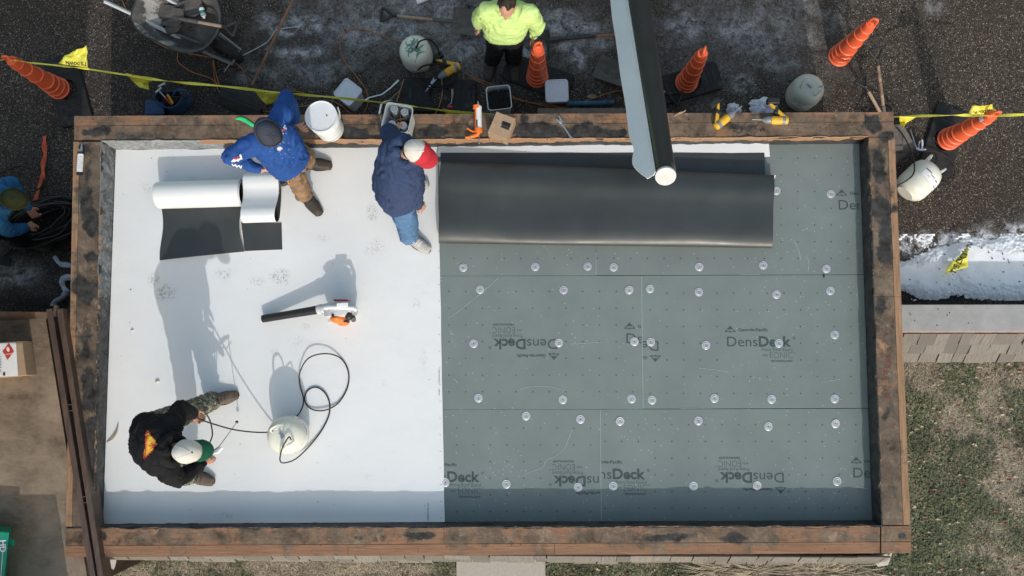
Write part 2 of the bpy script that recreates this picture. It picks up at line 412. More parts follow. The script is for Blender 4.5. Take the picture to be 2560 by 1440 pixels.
def cloth(name, c, rough=.85, dirt=None, lo=.6, var=.18):
    return simple(name, c, rough, var=var, scale=7, bump=.35, dirt=dirt, dirt_lo=lo, bscale=26, spec=.15)
M['royal'] = cloth('royal_blue_shirt', (.020, .072, .27), .7)
M['navy'] = cloth('navy_fleece', (.038, .058, .125))
M['blackc'] = cloth('black_fleece', (.014, .014, .016), .9)
M['hivis'] = cloth('fluorescent_yellow_fleece', (.52, .70, .26))
M['tan'] = cloth('tan_work_trousers', (.26, .165, .105), dirt=(.42, .36, .28), lo=.54, var=.45)
M['jeans'] = cloth('washed_denim', (.085, .17, .31), dirt=(.2, .31, .45), lo=.6, var=.3)
n = NT('camouflage_trousers', .85, spec=.15)
cv = n.voro(24, n.co((1, 1, 1)), out='Color'); cs = n.n('ShaderNodeSeparateColor'); n.l(cv, cs.inputs[0])
base = n.mix(n.rng(n.noise(14, 3, dist=1.5), .48, .52), (.20, .195, .155), (.07, .078, .05)); base = n.mix(n.rng(n.noise(19, 3, dist=2), .56, .59), base, (.10, .075, .05)); base = n.mix(n.rng(n.noise(23, 2, n.co((1, 1, 1), (1, 2, 3))), .58, .62), base, (.34, .33, .29))
n.col(base).bump(n.noise(26, 4), .35, .004); M['camo'] = n.mat
M['darkc'] = cloth('black_trousers', (.016, .016, .018))
M['boot'] = simple('brown_leather_boot', (.045, .036, .03), .6, var=.3, bump=.3)
M['bootb'] = simple('muddy_boot', (.12, .09, .07), .8, var=.3, bump=.3)
M['shoe'] = simple('grey_trainer', (.40, .39, .38), .7, var=.25, scale=30, bump=.4)
M['sole'] = simple('boot_sole', (.04, .035, .03), .8)
M['beanie'] = cloth('charcoal_knit', (.045, .052, .075))
M['olive'] = cloth('olive_knit', (.052, .058, .026))
M['capw'] = cloth('off_white_cap_cloth', (.60, .57, .53), var=.08)
M['capr'] = cloth('red_cap_cloth', (.45, .03, .045))
M['capg'] = cloth('dark_green_cap_cloth', (.012, .085, .05))
M['jacketb'] = cloth('mid_blue_jacket', (.03, .14, .32))

# ============================================================ THE SETTING
def bilin(c, u, v): return (c[0].lerp(c[1], u)).lerp(c[3].lerp(c[2], u), v)
WALLY = P(2400, 776, 0).y - .02
# asphalt: one far sheet and a fine, painted sheet in view
mb = MB(); mb.grid(lambda u, v: Vector((-60+120*u, WALLY-.3+70*v, -.012)), 4, 4); mb.grid(lambda u, v: Vector((-60+55.1*u, WALLY-.3-60*v, -.012)), 4, 4)
tag(mb.build('far_asphalt', M['asphalt'], smooth=0), kind='structure')
for nm in ('wet', 'salt', 'gray'): attr(bpy.data.objects['far_asphalt'], nm, lambda v: 0)
mb = MB()
x0, x1 = P(-120, 300).x, P(2680, 300).x; y1 = P(1200, -120).y
mb.grid(lambda u, v: Vector((x0+(x1-x0)*u, WALLY+(y1-WALLY)*v, noise.noise(Vector((u*19, v*9, 0)))*.006)), 330, 100)
mb.grid(lambda u, v: Vector((x0+(P(190, 1440, 0).x-x0)*u, WALLY-.01-4*v, noise.noise(Vector((u*4, v*9, 3)))*.004)), 40, 60)
g = tag(mb.build('asphalt', M['asphalt'], smooth=60), kind='structure')
SALT = [(750, 60, 90, 25, .8), (740, 130, 75, 14, 1), (720, 72, 30, 18, 1), (960, 50, 120, 50, .5), (900, 90, 60, 25, .6), (1010, 90, 60, 18, .55), (1160, 130, 60, 22, .6), (1090, 10, 90, 25, .5),
        (1400, 55, 40, 40, .8), (1460, 70, 60, 12, .9), (1410, 115, 45, 15, .8), (1450, 150, 20, 20, .95), (1330, 130, 40, 15, .85), (1480, 110, 60, 20, .6), (1720, 60, 50, 35, .6), (1850, 70, 60, 45, .6),
        (1940, 160, 40, 20, .45), (1850, 200, 22, 12, .7), (1860, 220, 30, 14, .6), (55, 690, 60, 22, .85), (30, 680, 60, 30, .5), (1960, 40, 90, 60, .3), (1890, 110, 50, 40, .5), (2330, 20, 30, 20, .3),
        (2300, 620, 60, 22, 1.3), (2420, 605, 150, 28, 1.5), (2540, 590, 60, 40, 1.4), (640, 190, 60, 30, .35), (800, 180, 90, 25, .35), (1230, 60, 60, 60, .4), (1150, 60, 100, 50, .5)]
WET = [(860, 110, 75, 16, 1), (820, 95, 60, 12, 1), (2420, 735, 200, 16, 1.2), (60, 560, 160, 120, .6), (450, 180, 200, 160, .4), (90, 760, 120, 20, .9), (620, 100, 120, 80, .5), (900, 160, 130, 25, .4), (2320, 730, 70, 25, 1.2)]
GRAY = [(900, 60, 260, 110, 1), (1150, 90, 200, 120, 1), (1450, 80, 200, 100, 1), (1850, 80, 240, 110, .9), (760, 150, 120, 70, .8), (1700, 140, 200, 120, .6), (70, 690, 130, 50, .7), (1980, 170, 120, 80, .5)]
attr(g, 'salt', lambda v: blob(v, SALT)); attr(g, 'wet', lambda v: blob(v, WET)); attr(g, 'gray', lambda v: blob(v, GRAY))

# lawn
LZ = -.07
lx0 = P(120, 1300, LZ).x; ly1 = P(2400, 893, LZ).y
LUSH_N = lambda v: noise.noise(Vector((v.x*1.5, v.y*1.5, 2)))*.8+noise.noise(Vector((v.x*4.5, v.y*4.5, 5)))*.5
DRY = [(2470, 1010, 55, 90, 1), (2520, 1190, 60, 80, 1), (2400, 1060, 60, 50, .8), (2440, 1350, 70, 60, .8), (2290, 930, 60, 40, .8), (2550, 950, 50, 40, .5), (2540, 1420, 60, 40, .8), (700, 1425, 420, 30, .9), (330, 1430, 90, 24, .7), (2010, 1425, 120, 25, .8)]
def lush(v): return .62+LUSH_N(v)*.9-1.0*blob(v, DRY)
mb = MB(); mb.grid(lambda u, v: Vector((lx0+(60-lx0)*u**2.2, ly1+.25-50*v**2.2, LZ-.012)), 120, 120)
g = tag(mb.build('lawn_ground', M['soil'], smooth=60), kind='structure'); attr(g, 'lush', lambda v: max(0, min(1, lush(v))))
mb = MB(); slots = ['leafg', 'leafd', 'straw', 'strawd']
rg = random.Random(3)
def blade(p, kind):
    a = rg.random()*6.283; d = Vector((math.cos(a), math.sin(a), 0)); s = Vector((-d.y, d.x, 0))
    if kind < 2:
        r = rg.uniform(.006, .013); h = rg.uniform(.012, .05); t = rg.uniform(-.5, .5); c = p+Vector((0, 0, h)); up = Vector((0, 0, 1))
        mb.add([c-d*r-s*r*.6+up*r*t, c-d*r+s*r*.6, c+d*r+s*r*.8-up*r*t, c+d*r-s*r*.7], [(0, 1, 2, 3)], kind)
    else:
        L = rg.uniform(.03, .075); wd = rg.uniform(.0018, .004); z = rg.uniform(.004, .02); z2 = z+rg.uniform(0, .03)
        c = p+Vector((0, 0, z)); e = p+d*L+Vector((0, 0, z2))
        mb.add([c-s*wd, c+s*wd, e], [(0, 1, 2)], kind)
def lawn_patch(xa, xb, ya, yb, n):
    for i in range(n):
        px, py = rg.uniform(xa, xb), rg.uniform(ya, yb)
        p = P(px, py, LZ)
        if P(1136, 1395, LZ).x < p.x < P(1368, 1395, LZ).x and py > 1395: continue
        p = P(px, py, LZ); l = lush(p)-.14+rg.uniform(-.8, .8)
        blade(p, (0 if rg.random() < .5 else 1) if l > .5 else (2 if rg.random() < .65 else 3))
lawn_patch(2215, 2640, 888, 1500, 46000); lawn_patch(215, 2300, 1385, 1475, 34000); lawn_patch(215, 2900, 1475, 1800, 42000); lawn_patch(2640, 2900, 888, 1475, 9000)
tag(mb.build('grass', [M[k] for k in slots], smooth=0, flip=False), 'patchy winter lawn of green clover and dead straw grass', 'grass', kind='stuff')
mb = MB()
for i in range(300):
    px, py = (rg.uniform(2270, 2600), rg.gauss(1180, 170)) if rg.random() < .82 else (rg.uniform(1380, 2300), rg.uniform(1405, 1450))
    if py < 900 or 1140 < px < 1366: continue
    p = P(px, py, LZ+rg.uniform(.035, .06)); r = rg.uniform(.010, .030); a0 = rg.random()*6.28; k = rg.choice([5, 6, 7]); tz = rg.uniform(-.4, .4)
    vs = []
    for j in range(2*k):
        rr = r*(1 if j % 2 == 0 else rg.uniform(.45, .8)); a = a0+math.pi*j/k; x, y = rr*math.cos(a), rr*math.sin(a)*rg.uniform(.5, 1)
        vs.append(p+Vector((x, y, x*tz+abs(y)*.6)))
    mb.add([p]+vs, [(0, 1+j, 1+(j+1) % (2*k)) for j in range(2*k)], 0 if rg.random() < .55 else 1)
tag(mb.build('fallen_leaves', [M['leaf'], M['leafb']], smooth=0, flip=False), 'dry brown leaves scattered over the lawn', 'leaves', kind='stuff')
# concrete path at the bottom
pa, pb = P(1140, 1395, LZ+.03), P(1364, 1395, LZ+.03)
mb = MB(); mb.box(((pa.x+pb.x)/2, pa.y-2.4, LZ+.0), (pb.x-pa.x, 5.6, .07)); tag(mb.build('path', M['walk'], bevel=.01), kind='structure')
# dry ornamental grass tuft
mb = MB()
for cx, cy, nn_ in ((1840, 1418, 420), (1910, 1422, 420), (2000, 1424, 260), (2060, 1426, 160), (2130, 1416, 60), (1780, 1420, 120)):
    c = P(cx, cy, LZ+.02)
    for i in range(nn_):
        a = rg.random()*6.283; L = rg.uniform(.14, .42); d = Vector((math.cos(a), math.sin(a)*.8, 0)); b = c+d*rg.uniform(0, .14)
        pts = [b, b+d*L*.4+Vector((0, 0, L*.5)), b+d*L+Vector((0, 0, L*.25))]
        s = Vector((-d.y, d.x, 0))*.0040
        mb.add([pts[0]-s, pts[0]+s, pts[1]+s, pts[1]-s, pts[2]], [(0, 1, 2, 3), (3, 2, 4)])
tag(mb.build('ornamental_grass', M['straw'], smooth=0, flip=False), 'clump of long dry straw-coloured grass below the bottom edge of the shed', 'plant')

# low shingled wall at the right
def shingles(mb, xa, xb, top, bot, courses, tone, rr, wmin=.09, wmax=.2):
    """rows of butted shingles down a sloping face; top and bot are (y, z)"""
    for k in range(courses):
        ya = top[0]+(bot[0]-top[0])*k/courses; za = top[1]+(bot[1]-top[1])*k/courses
        yb = top[0]+(bot[0]-top[0])*(k+1)/courses; zb = top[1]+(bot[1]-top[1])*(k+1)/courses
        x = xa
        while x < xb:
            wd = rr.uniform(wmin, wmax); t = rr.random(); ln = rr.uniform(-.012, .012); lift = rr.uniform(0, .006)
            g_ = rr.choice([.003, .004, .012])
            X0, X1 = x, min(x+wd-g_, xb); n0 = len(mb.v)
            o1 = Vector((0, -.006-lift, .004)); o2 = Vector((0, -.026-lift, .022))
            A = [Vector((X0, ya, za))+o1, Vector((X1, ya, za))+o1, Vector((X1, yb+ln*.5, zb-ln))+o2, Vector((X0, yb+ln*.5, zb-ln))+o2]
            B = [q+Vector((0, .012, -.010)) for q in A]
            mb.add(A+B, [(0, 1, 2, 3), (7, 6, 5, 4), (0, 3, 7, 4), (1, 5, 6, 2), (3, 2, 6, 7), (0, 4, 5, 1)])
            tone += [t]*8; x += wd
def set_tone(o, tone):
    a = o.data.attributes.new('tone', 'FLOAT', 'POINT'); a.data.foreach_set('value', tone)
CAPZ = .40
ca = P(2400, 761, CAPZ); cb = P(2400, 829, CAPZ); cx0 = P(2225, 800, CAPZ).x
lw = thing('low_wall', 'low wall with pale concrete cap and sloping grey shingle face right of the shed', 'wall', (cx0, (ca.y+cb.y)/2, LZ))
mb = MB(); mb.box(((cx0+9)/2, (ca.y+cb.y)/2, CAPZ-.03), (9-cx0, ca.y-cb.y, .06)); mb.build('cap', M['concrete'], lw, bevel=.006)
mb = MB(); mb.box(((cx0+9)/2, cb.y+.002, CAPZ-.055), (9-cx0, .024, .05)); mb.build('flashing_strip', M['pinkline'], lw)
mb = MB(); mb.box(((cx0+9)/2, (ca.y+cb.y)/2+.01, (CAPZ-.06+LZ)/2-.02), (9-cx0, ca.y-cb.y-.05, CAPZ-.06-LZ)); mb.build('wall_core', M['concrete'], lw)
bt = P(2400, 899, LZ+.03)
mb = MB(); tone = []; shingles(mb, cx0, 5.6, (cb.y-.012, CAPZ-.05), (bt.y, LZ+.03), 3, tone, random.Random(5))
o = mb.build('shingle_face', M['shingle'], lw, smooth=0); set_tone(o, tone)
mb = MB(); mb.rings([[Vector((cx0, cb.y, CAPZ-.07)), Vector((cx0, bt.y+.02, LZ)), Vector((cx0, cb.y, LZ))], [Vector((9, cb.y, CAPZ-.07)), Vector((9, bt.y+.02, LZ)), Vector((9, cb.y, LZ))]])
mb.build('backing', M['rail'], lw, smooth=0)
# snow bank
sA, sB = P(2225, 600).x, P(2700, 600).x; sy0, sy1 = P(2400, 752).y, P(2400, 585).y
SN = [(2330, 690, 95, 62, 1), (2500, 672, 190, 86, 1.05), (2640, 680, 120, 90, 1), (2420, 650, 120, 48, .9), (2260, 690, 60, 40, .75)]
def snow_h(x, y):
    p = Vector((x, y, 0)); s = 0; qx, qy = Q(p)
    for b in SN: s = max(s, 1-((qx-b[0])/b[2])**2-((qy-b[1])/b[3])**2)
    s = s+noise.noise(p*4)*.28+noise.noise(p*17)*.12+noise.noise(p*45)*.14-.08
    return .08*max(s, -.25) if s < 0 else .07*min(1, s*1.6)**.8*(1+.10*noise.noise(p*9))
mb = MB(); mb.grid(lambda u, v: Vector((sA+(sB-sA)*u, sy0+(sy1-sy0)*v, snow_h(sA+(sB-sA)*u, sy0+(sy1-sy0)*v)-.004)), 200, 80)
tag(mb.build('snow_bank', M['snow'], smooth=60), kind='stuff', label='bank of old snow melting on the asphalt beside the low wall', cat='snow')

# ============================================================ THE SHED AND ITS ROOF
oTL, oTR, oBR, oBL = P(185, 290, ZL), P(2235, 280, ZL), P(2278, 1383, ZL), P(163, 1393, ZL)
cen = (oTL+oTR+oBR+oBL)/4
shed = thing('flat_roof_shed', 'low flat-roofed shed with stained timber parapet ledge, being re-roofed', 'building', (cen.x, cen.y, LZ))
pl = lambda *q: [P(x, y, ZL) for x, y in q]
TAR = [(420, 338, 40, 14, .5), (230, 330, 50, 14, .8), (330, 340, 70, 14, .6), (860, 335, 60, 16, 1), (800, 300, 40, 10, .5), (1080, 330, 70, 20, 1), (950, 345, 60, 9, 1), (1180, 345, 60, 9, 1), (1330, 330, 110, 24, 1.2), (1470, 335, 130, 22, 1.2), (1310, 295, 14, 12, .8),
       (1850, 318, 60, 16, .7), (2178, 305, 30, 24, 1), (2190, 320, 30, 20, .8), (2195, 420, 20, 60, .8), (2200, 520, 34, 30, 1), (2195, 500, 18, 60, .6), (2215, 600, 22, 75, .95), (2205, 760, 24, 40, .85), (2215, 1040, 26, 30, .7), (2230, 1220, 14, 30, .5), (2212, 340, 26, 18, .9),
       (900, 1345, 20, 10, .6), (1060, 1340, 60, 14, .95), (1650, 1345, 70, 12, .8), (1830, 1345, 40, 16, 1), (1700, 1340, 40, 10, .6), (630, 1318, 50, 7, 1), (1290, 1318, 70, 7, .9), (330, 1318, 80, 6, .8), (2050, 1318, 80, 6, .6), (700, 1345, 30, 8, .5), (2228, 1395, 8, 6, 1), (2255, 1340, 12, 8, .9),
       (215, 370, 26, 20, .9), (220, 420, 18, 40, .75), (215, 520, 18, 60, .7), (225, 560, 20, 40, .95), (225, 640, 24, 20, .8), (215, 740, 26, 44, 1), (215, 860, 24, 60, .75), (222, 980, 22, 60, .8), (225, 1120, 22, 80, .85), (230, 1250, 20, 60, .8), (250, 1345, 40, 20, .8)]
DIRT = [(600, 330, 420, 30, .9), (1200, 330, 400, 30, .8), (1900, 310, 330, 35, .75), (2200, 600, 30, 330, .8), (2220, 1100, 30, 260, .65), (600, 1340, 420, 22, .45), (1500, 1340, 700, 24, .7), (215, 800, 40, 500, .9), (430, 300, 260, 12, .5), (1700, 290, 60, 10, .3)]
def rag(p, k=.006): return noise.noise(Vector(p)*13)*k+noise.noise(Vector(p)*41)*k*.6
def plank(name, c, nu, nv, mat, dirt0, inner=None, gap=.0015):
    """one plank of the ledge; the side marked inner is ragged and tarred"""
    q = [Vector(v) for v in c]; ctr = sum(q, Vector())/4
    q = [v+(ctr-v).normalized()*gap for v in q]
    mb = MB()
    def fn(u, v):
        p = bilin(q, u, v)
        if inner == 'v1' and v > .99: p = p+Vector((0, rag(p, .009), 0))
        if inner == 'v0' and v < .01: p = p+Vector((0, rag(p, .009), 0))
        if inner == 'u1' and u > .99: p = p+Vector((rag(p, .007), 0, 0))
        if inner == 'u0' and u < .01: p = p+Vector((rag(p, .007), 0, 0))
        p.z += noise.noise(p*9)*.0015+noise.noise(p*2)*.002
        return p
    mb.slab(fn, nu, nv, .038)
    o = mb.build(name, M[mat], shed, smooth=30)
    me = o.data; org = origin(o)
    attr(o, 'dirt', lambda v: dirt0+.55*blob(v, DIRT))
    ex = {'v1': (q[3], q[2]), 'v0': (q[0], q[1]), 'u1': (q[1], q[2]), 'u0': (q[0], q[3])}.get(inner)
    def tar(v):
        t = blob(v, TAR)
        if ex:
            d = (ex[1]-ex[0]).normalized(); w_ = (v-ex[0]); w_.z = 0; dist = (w_-d*w_.dot(d)).length
            t = max(t, .95*(1-dist/.022)*(1 if noise.noise(v*2.5) > -.25 else .3))
        return t
    attr(o, 'tar', tar)
# top side
for xa, xb in ((185, 905), (905, 1440), (1440, 2163), (2163, 2235)):
    ya = lambda x: 290-10*(x-185)/2050
    plank('ledge_plank', pl((xa, ya(xa)), (xb, ya(xb)), (xb, ya(xb)+24), (xa, ya(xa)+24)), max(4, (xb-xa)//5), 6, 'wood_x', .34)
for xa, xb in ((185, 590), (590, 1560), (1560, 2163), (2163, 2235)):
    ya = lambda x: 290-10*(x-185)/2050
    plank('ledge_plank', pl((xa, ya(xa)+25), (xb, ya(xb)+25), (xb, ya(xb)+62), (xa, ya(xa)+62)), max(4, (xb-xa)//5), 8, 'wood_x', .55, 'v1' if xb < 2200 else None)
# left side
L = lambda y: 185-22*(y-290)/1103
I = lambda y: 254-19*(y-353)/965
for ya, yb in ((354, 840), (840, 1317)):
    plank('ledge_plank', pl((L(ya), ya), (L(ya)+15, ya), (L(yb)+15, yb), (L(yb), yb)), 5, (yb-ya)//5, 'wood_y', .1)
    plank('ledge_plank', pl((L(ya)+16, ya), (I(ya), ya), (I(yb), yb), (L(yb)+16, yb)), 10, (yb-ya)//5, 'wood_y', .75, 'u1')
# right side
Rr = lambda y: 2237+39*(y-344)/970
Ri = lambda y: 2170+34*(y-344)/970
for ya, yb in ((343, 742), (742, 1313)):
    plank('ledge_plank', pl((Rr(ya)-17, ya), (Rr(ya), ya), (Rr(yb), yb), (Rr(yb)-17, yb)), 5, (yb-ya)//5, 'wood_y', .05)
    plank('ledge_plank', pl((Ri(ya), ya), (Rr(ya)-18, ya), (Rr(yb)-18, yb), (Ri(yb), yb)), 10, (yb-ya)//5, 'wood_y', .6, 'u0')
# bottom side
bo = lambda x: 1393-10*(x-163)/2115; bi = lambda x: 1319-4*(x-163)/2115
for xa, xb in ((163, 870), (870, 1386), (1386, 2200), (2203, 2278)):
    plank('ledge_plank', pl((xa, bo(xa)-28), (xb, bo(xb)-28), (xb, bo(xb)), (xa, bo(xa))), max(4, (xb-xa)//5), 6, 'wood_x', .12)
for xa, xb in ((163, 1110), (1110, 1640), (1640, 2200), (2203, 2278)):
    plank('ledge_plank', pl((xa, bi(xa)), (xb, bi(xb)), (xb, bo(xb)-29), (xa, bo(xa)-29)), max(4, (xb-xa)//5), 8, 'wood_x', .35, 'v0' if xb < 2210 else None)
# inner faces covered with torn tar flashing
dTL, dTR, dBR, dBL = P(288, 374, ZD), P(2149, 358, ZD), P(2182, 1302, ZD), P(256, 1310, ZD)
def flashing(a, b, c, d, n_, silver, bare, out):
    """a-b along the ledge, d-c along the deck"""
    mb = MB()
    def fn(u, v):
        p = bilin([a, b, c, d], u, v); k = math.sin(v*math.pi)
        p = p+out*(noise.noise(p*11)*.018*k+noise.noise(p*30)*.008*k+(1-v)*(-.004+max(0, noise.noise(p*7))*-.016))
        if v < .01: p.z += .007+noise.noise(p*20)*.004+(.005 if noise.noise(p*3.3) > .12 else 0)+(.005 if noise.noise(p*9) > .2 else 0)
        return p
    mb.grid(fn, n_, 10)
    o = mb.build('tar_flashing', M['tar'], shed, smooth=50, solid=.006)
    attr(o, 'silver', silver); attr(o, 'bare', bare)
iTL, iTR, iBR, iBL = P(254, 353, ZL-.001), P(2170, 343, ZL-.001), P(2203, 1314, ZL-.001), P(235, 1319, ZL-.001)
dn = Vector((0, 0, -.012))
flashing(iTL, iTR, dTR+dn, dTL+dn, 420, lambda v: .75 if Q(v)[0] < 560 else .28, lambda v: (.75 if v.z > ZL-.10 else .1)*(1 if Q(v)[0] > 500 else .5), Vector((0, -1, 0)))
flashing(iTL, iBL, dBL+dn, dTL+dn, 260, lambda v: .62 if Q(v)[1] < 700 else max(.08, .62-(Q(v)[1]-700)/450), lambda v: .5 if v.z > ZL-.03 else 0, Vector((1, 0, 0)))
flashing(iTR, iBR, dBR+dn, dTR+dn, 260, lambda v: 0, lambda v: .40 if v.z > ZL-.04 else .05, Vector((-1, 0, 0)))
flashing(iBL, iBR, dBR+dn, dBL+dn, 420, lambda v: .05, lambda v: .46 if v.z > ZL-.03 else .1, Vector((0, 1, 0)))
# structure below
mb = MB(); mb.prism([(q.x, q.y) for q in (dTL+Vector((-.05, .05, 0)), dTR+Vector((.05, .05, 0)), dBR+Vector((.05, -.05, 0)), dBL+Vector((-.05, -.05, 0)))], ZD-.08, ZD-.020)
mb.build('roof_deck', M['rubber'], shed, smooth=0)
ins = [oTL+Vector((.05, -.05, 0)), oTR+Vector((-.05, -.05, 0)), oBR+Vector((-.05, .07, 0)), oBL+Vector((.05, .07, 0))]
mb = MB()
for a, b in ((0, 1), (1, 2), (2, 3), (3, 0)):
    A, B = ins[a], ins[b]; n_ = Vector((-(B-A).y, (B-A).x, 0)).normalized()
    if n_.dot(cen-A) < 0: n_ = -n_
    n_ *= .12; mb.prism([(A.x, A.y), (B.x, B.y), (B.x+n_.x, B.y+n_.y), (A.x+n_.x, A.y+n_.y)], -.2, ZL-.045)
mb.build('wall', M['shingle'], shed, smooth=0)
mb = MB()
for a, b in ((oTL, oTR), (oTR, oBR), (oBR, oBL), (oBL, oTL)):
    d = (b-a).normalized(); n_ = Vector((d.y, -d.x, 0)); 
    if n_.dot(cen-a) < 0: n_ = -n_
    a2 = a+n_*.012+d*.002; b2 = b+n_*.012-d*.04
    mb.prism([(a2.x, a2.y), (b2.x, b2.y), ((b2+n_*.03).x, (b2+n_*.03).y), ((a2+n_*.03).x, (a2+n_*.03).y)], ZL-.19, ZL-.042)
o = mb.build('fascia', M['wood_x'], shed, smooth=0); attr(o, 'dirt', lambda v: .2); attr(o, 'tar', lambda v: 0)
# flared shingle skirt along the bottom side
st_, sb_ = P(1300, 1384, ZL-.06), P(1300, 1397, .98)
mb = MB(); tone = []; shingles(mb, P(285, 1400, 1.08).x, P(2205, 1400, 1.08).x, (st_.y-.01, ZL-.06), (sb_.y, .98), 2, tone, random.Random(9), .11, .26)
o = mb.build('shingle_skirt', M['shingle'], shed, smooth=0); set_tone(o, tone)
X0, X1 = P(262, 1400, 1.08).x, P(2212, 1400, 1.08).x
mb = MB(); mb.rings([[Vector((x, st_.y+.03, ZL-.07)), Vector((x, sb_.y+.015, .97)), Vector((x, st_.y+.03, .97))] for x in (X0, X1)]); mb.build('skirt_backing', M['rail'], shed, smooth=0)
for q in ([(2172, 1383), (2231, 1383), (2220, 1413), (2195, 1417)], [(258, 1392), (290, 1392), (288, 1409), (284, 1425), (258, 1420)]):
    mb = MB(); n_ = len(q); top = [P(x, y, 1.18 if i < 2 else .83) for i, (x, y) in enumerate(q)]
    mb.rings([top, [p+Vector((0, .015, -.02)) for p in top]]); m2 = sum(top, Vector())/n_
    mb.tube([P(q[0][0]+8, q[0][1]+2, 1.18), P(q[-1][0]+4, q[-1][1]-4, .86)], .008, 6); mb.tube([P(q[1][0]-8, q[1][1]+2, 1.18), P(q[2][0]-5, q[2][1]-3, .86)], .008, 6)
    tag(mb.build('corner_flashing', M['concrete'], shed, smooth=20), 'pale flashing folded round the corner under the ledge')
# pencilled sums in red on the right ledge
red = MB()
for txt, x, y, s_, a in (('10 1/4', 2216, 892, .04, 0), ('1/2', 2197, 925, .028, 0), ('2 1/2', 2206, 928, .042, 0), ('1/2', 2196, 968, .028, 0), ('2 1/2', 2212, 975, .045, 0), ('2"', 2232, 958, .03, 0)):
    vs, fs = text_mb(txt, s_, -.0006); Mx = Matrix.Translation(P(x, y, ZL+.0045)) @ Matrix.Rotation(R(-90+a), 4, 'Z')
    red.add([Mx @ v for v in vs], fs)
for poly in ([(2206, 886), (2211, 893), (2226, 893), (2226, 920), (2210, 921), (2203, 925)], [(2230, 962), (2230, 970), (2208, 967), (2203, 976)]):
    red.tube([P(x, y, ZL+.0045) for x, y in poly], .0014, 5)
red.build('red_marker_sums', M['ink_red'], shed, smooth=0, flip=False)

# ---- roof boards with their printing and fastener plates
S = 1/274.0*1.0
def logo(mb, rot, x, y, cut=None):
    """the printed block; x,y photo position of the D's lower left corner (upper right when turned round)"""
    O = P(x, y, ZD+.0012); K = P(x+100, y, ZD).x-P(x, y, ZD).x; K /= 100
    parts = []
    def t(txt, a, b, yy, h, bold, mi=0): vs, fs = fit_text(txt, a*K, b*K, -yy*K, h*K, bold); parts.append((vs, fs, mi))
    t('Dens', 0, 76, 0, 25, 0.000); t('Deck', 79, 160, 0, 25, .045); t('®', 164, 172, -17, 7, 0, 1)
    t('Prime Roof Board', 86, 163, 12, 8.5, 0, 1); t('with', 87, 101, 25, 6, 0, 1); t('EONIC', 106, 163, 30, 16, -.016, 1); t('TM', 165, 170, 17, 3, 0, 1); t('TECHNOLOGY', 107, 163, 39, 4.6, .04)
    t('Georgia-Pacific', 29, 103, -38, 7.5, .03)
    tri = [Vector((-6, 36, 0)), Vector((23, 36, 0)), Vector((8.5, 52, 0))]; 
    # triangle with GP left clear: three bars round the letters
    parts.append(([v*K for v in [Vector((-6, 36, 0)), Vector((23, 36, 0)), Vector((21.5, 37.6, 0)), Vector((-4.5, 37.6, 0)), Vector((2.8, 45.6, 0)), Vector((14.2, 45.6, 0)), Vector((8.5, 52, 0)), Vector((-3.3, 38.9, 0)), Vector((-1.2, 37.6, 0)), Vector((20.3, 38.9, 0)), Vector((18, 37.6, 0)),Vector((.6,43.2,0)),Vector((16.4,43.2,0)),Vector((2.2,43.2,0)),Vector((14.8,43.2,0))]],
                  [(0, 1, 2, 3), (4, 5, 6), (3, 8, 13, 11), (2, 12, 14, 10), (11, 12, 5, 4)], 0))
    parts.append(([v*K for v in [Vector((7.5, 33.5, 0)), Vector((9.5, 33.5, 0)), Vector((9.5, 36, 0)), Vector((7.5, 36, 0))]], [(0, 1, 2, 3)], 0))
    vs, fs = fit_text('GP', 2.6*K, 14.6*K, 37.9*K, 4.9*K, .03); parts.append((vs, fs, 2))
    Mx = Matrix.Translation(O) @ Matrix.Rotation(math.pi if rot else 0, 4, 'Z')
    for vs, fs, mi in parts:
        vs = [Mx @ v for v in vs]
        if mi == 2: mi = 3; vs = [v+Vector((0, 0, .0008)) for v in vs]
        if cut:
            bm = bmesh.new(); bv = [bm.verts.new(v) for v in vs]
            for f in fs:
                try: bm.faces.new([bv[i] for i in f])
                except ValueError: pass
            for side, xx in cut:
                bmesh.ops.bisect_plane(bm, geom=bm.verts[:]+bm.edges[:]+bm.faces[:], plane_co=P(xx, y, ZD), plane_no=(side, 0, 0), clear_outer=True)
            bm.verts.index_update(); vs = [v.co.copy() for v in bm.verts]; fs = [tuple(v.index for v in f.verts) for f in bm.faces]; bm.free()
        if fs: mb.add(vs, fs, mi)
plate_me = []
def plate(x, y, parent):
    p = P(x, y, ZD+.001)
    if not plate_me:
        mb = MB(); prof = [(0.0385, 0), (.0385, .002), (.035, .0035), (.031, .0022), (.027, .0022), (.0235, .0075), (.0195, .0078), (.017, .003), (.0115, .0018), (.010, .0055), (.007, .006), (.0062, .0012), (.0005, .001)]
        mb.lathe(prof, 32, Matrix.Translation(p), caps=False); mb.cyl(p+Vector((0, 0, .0015)), p+Vector((0, 0, .0035)), .0055, n=10, mi=1)
        mb.cyl(p+Vector((0, 0, .003)), p+Vector((0, 0, .0038)), .0036, n=8, mi=2)
        o = mb.build('fastener_plate', [M['galv'], M['steelgrey'], M['ink_black']], parent, smooth=25); plate_me.append((o.data, p-origin(parent))); return
    me, q = plate_me[0]; o = bpy.data.objects.new('fastener_plate', me); C.objects.link(o); o.parent = parent
    a = random.random()*6
    o.matrix_local = Matrix.Translation(p-origin(parent)) @ Matrix.Rotation(a, 4, 'Z') @ Matrix.Rotation(random.uniform(-.06, .06), 4, 'X') @ Matrix.Translation(-q)
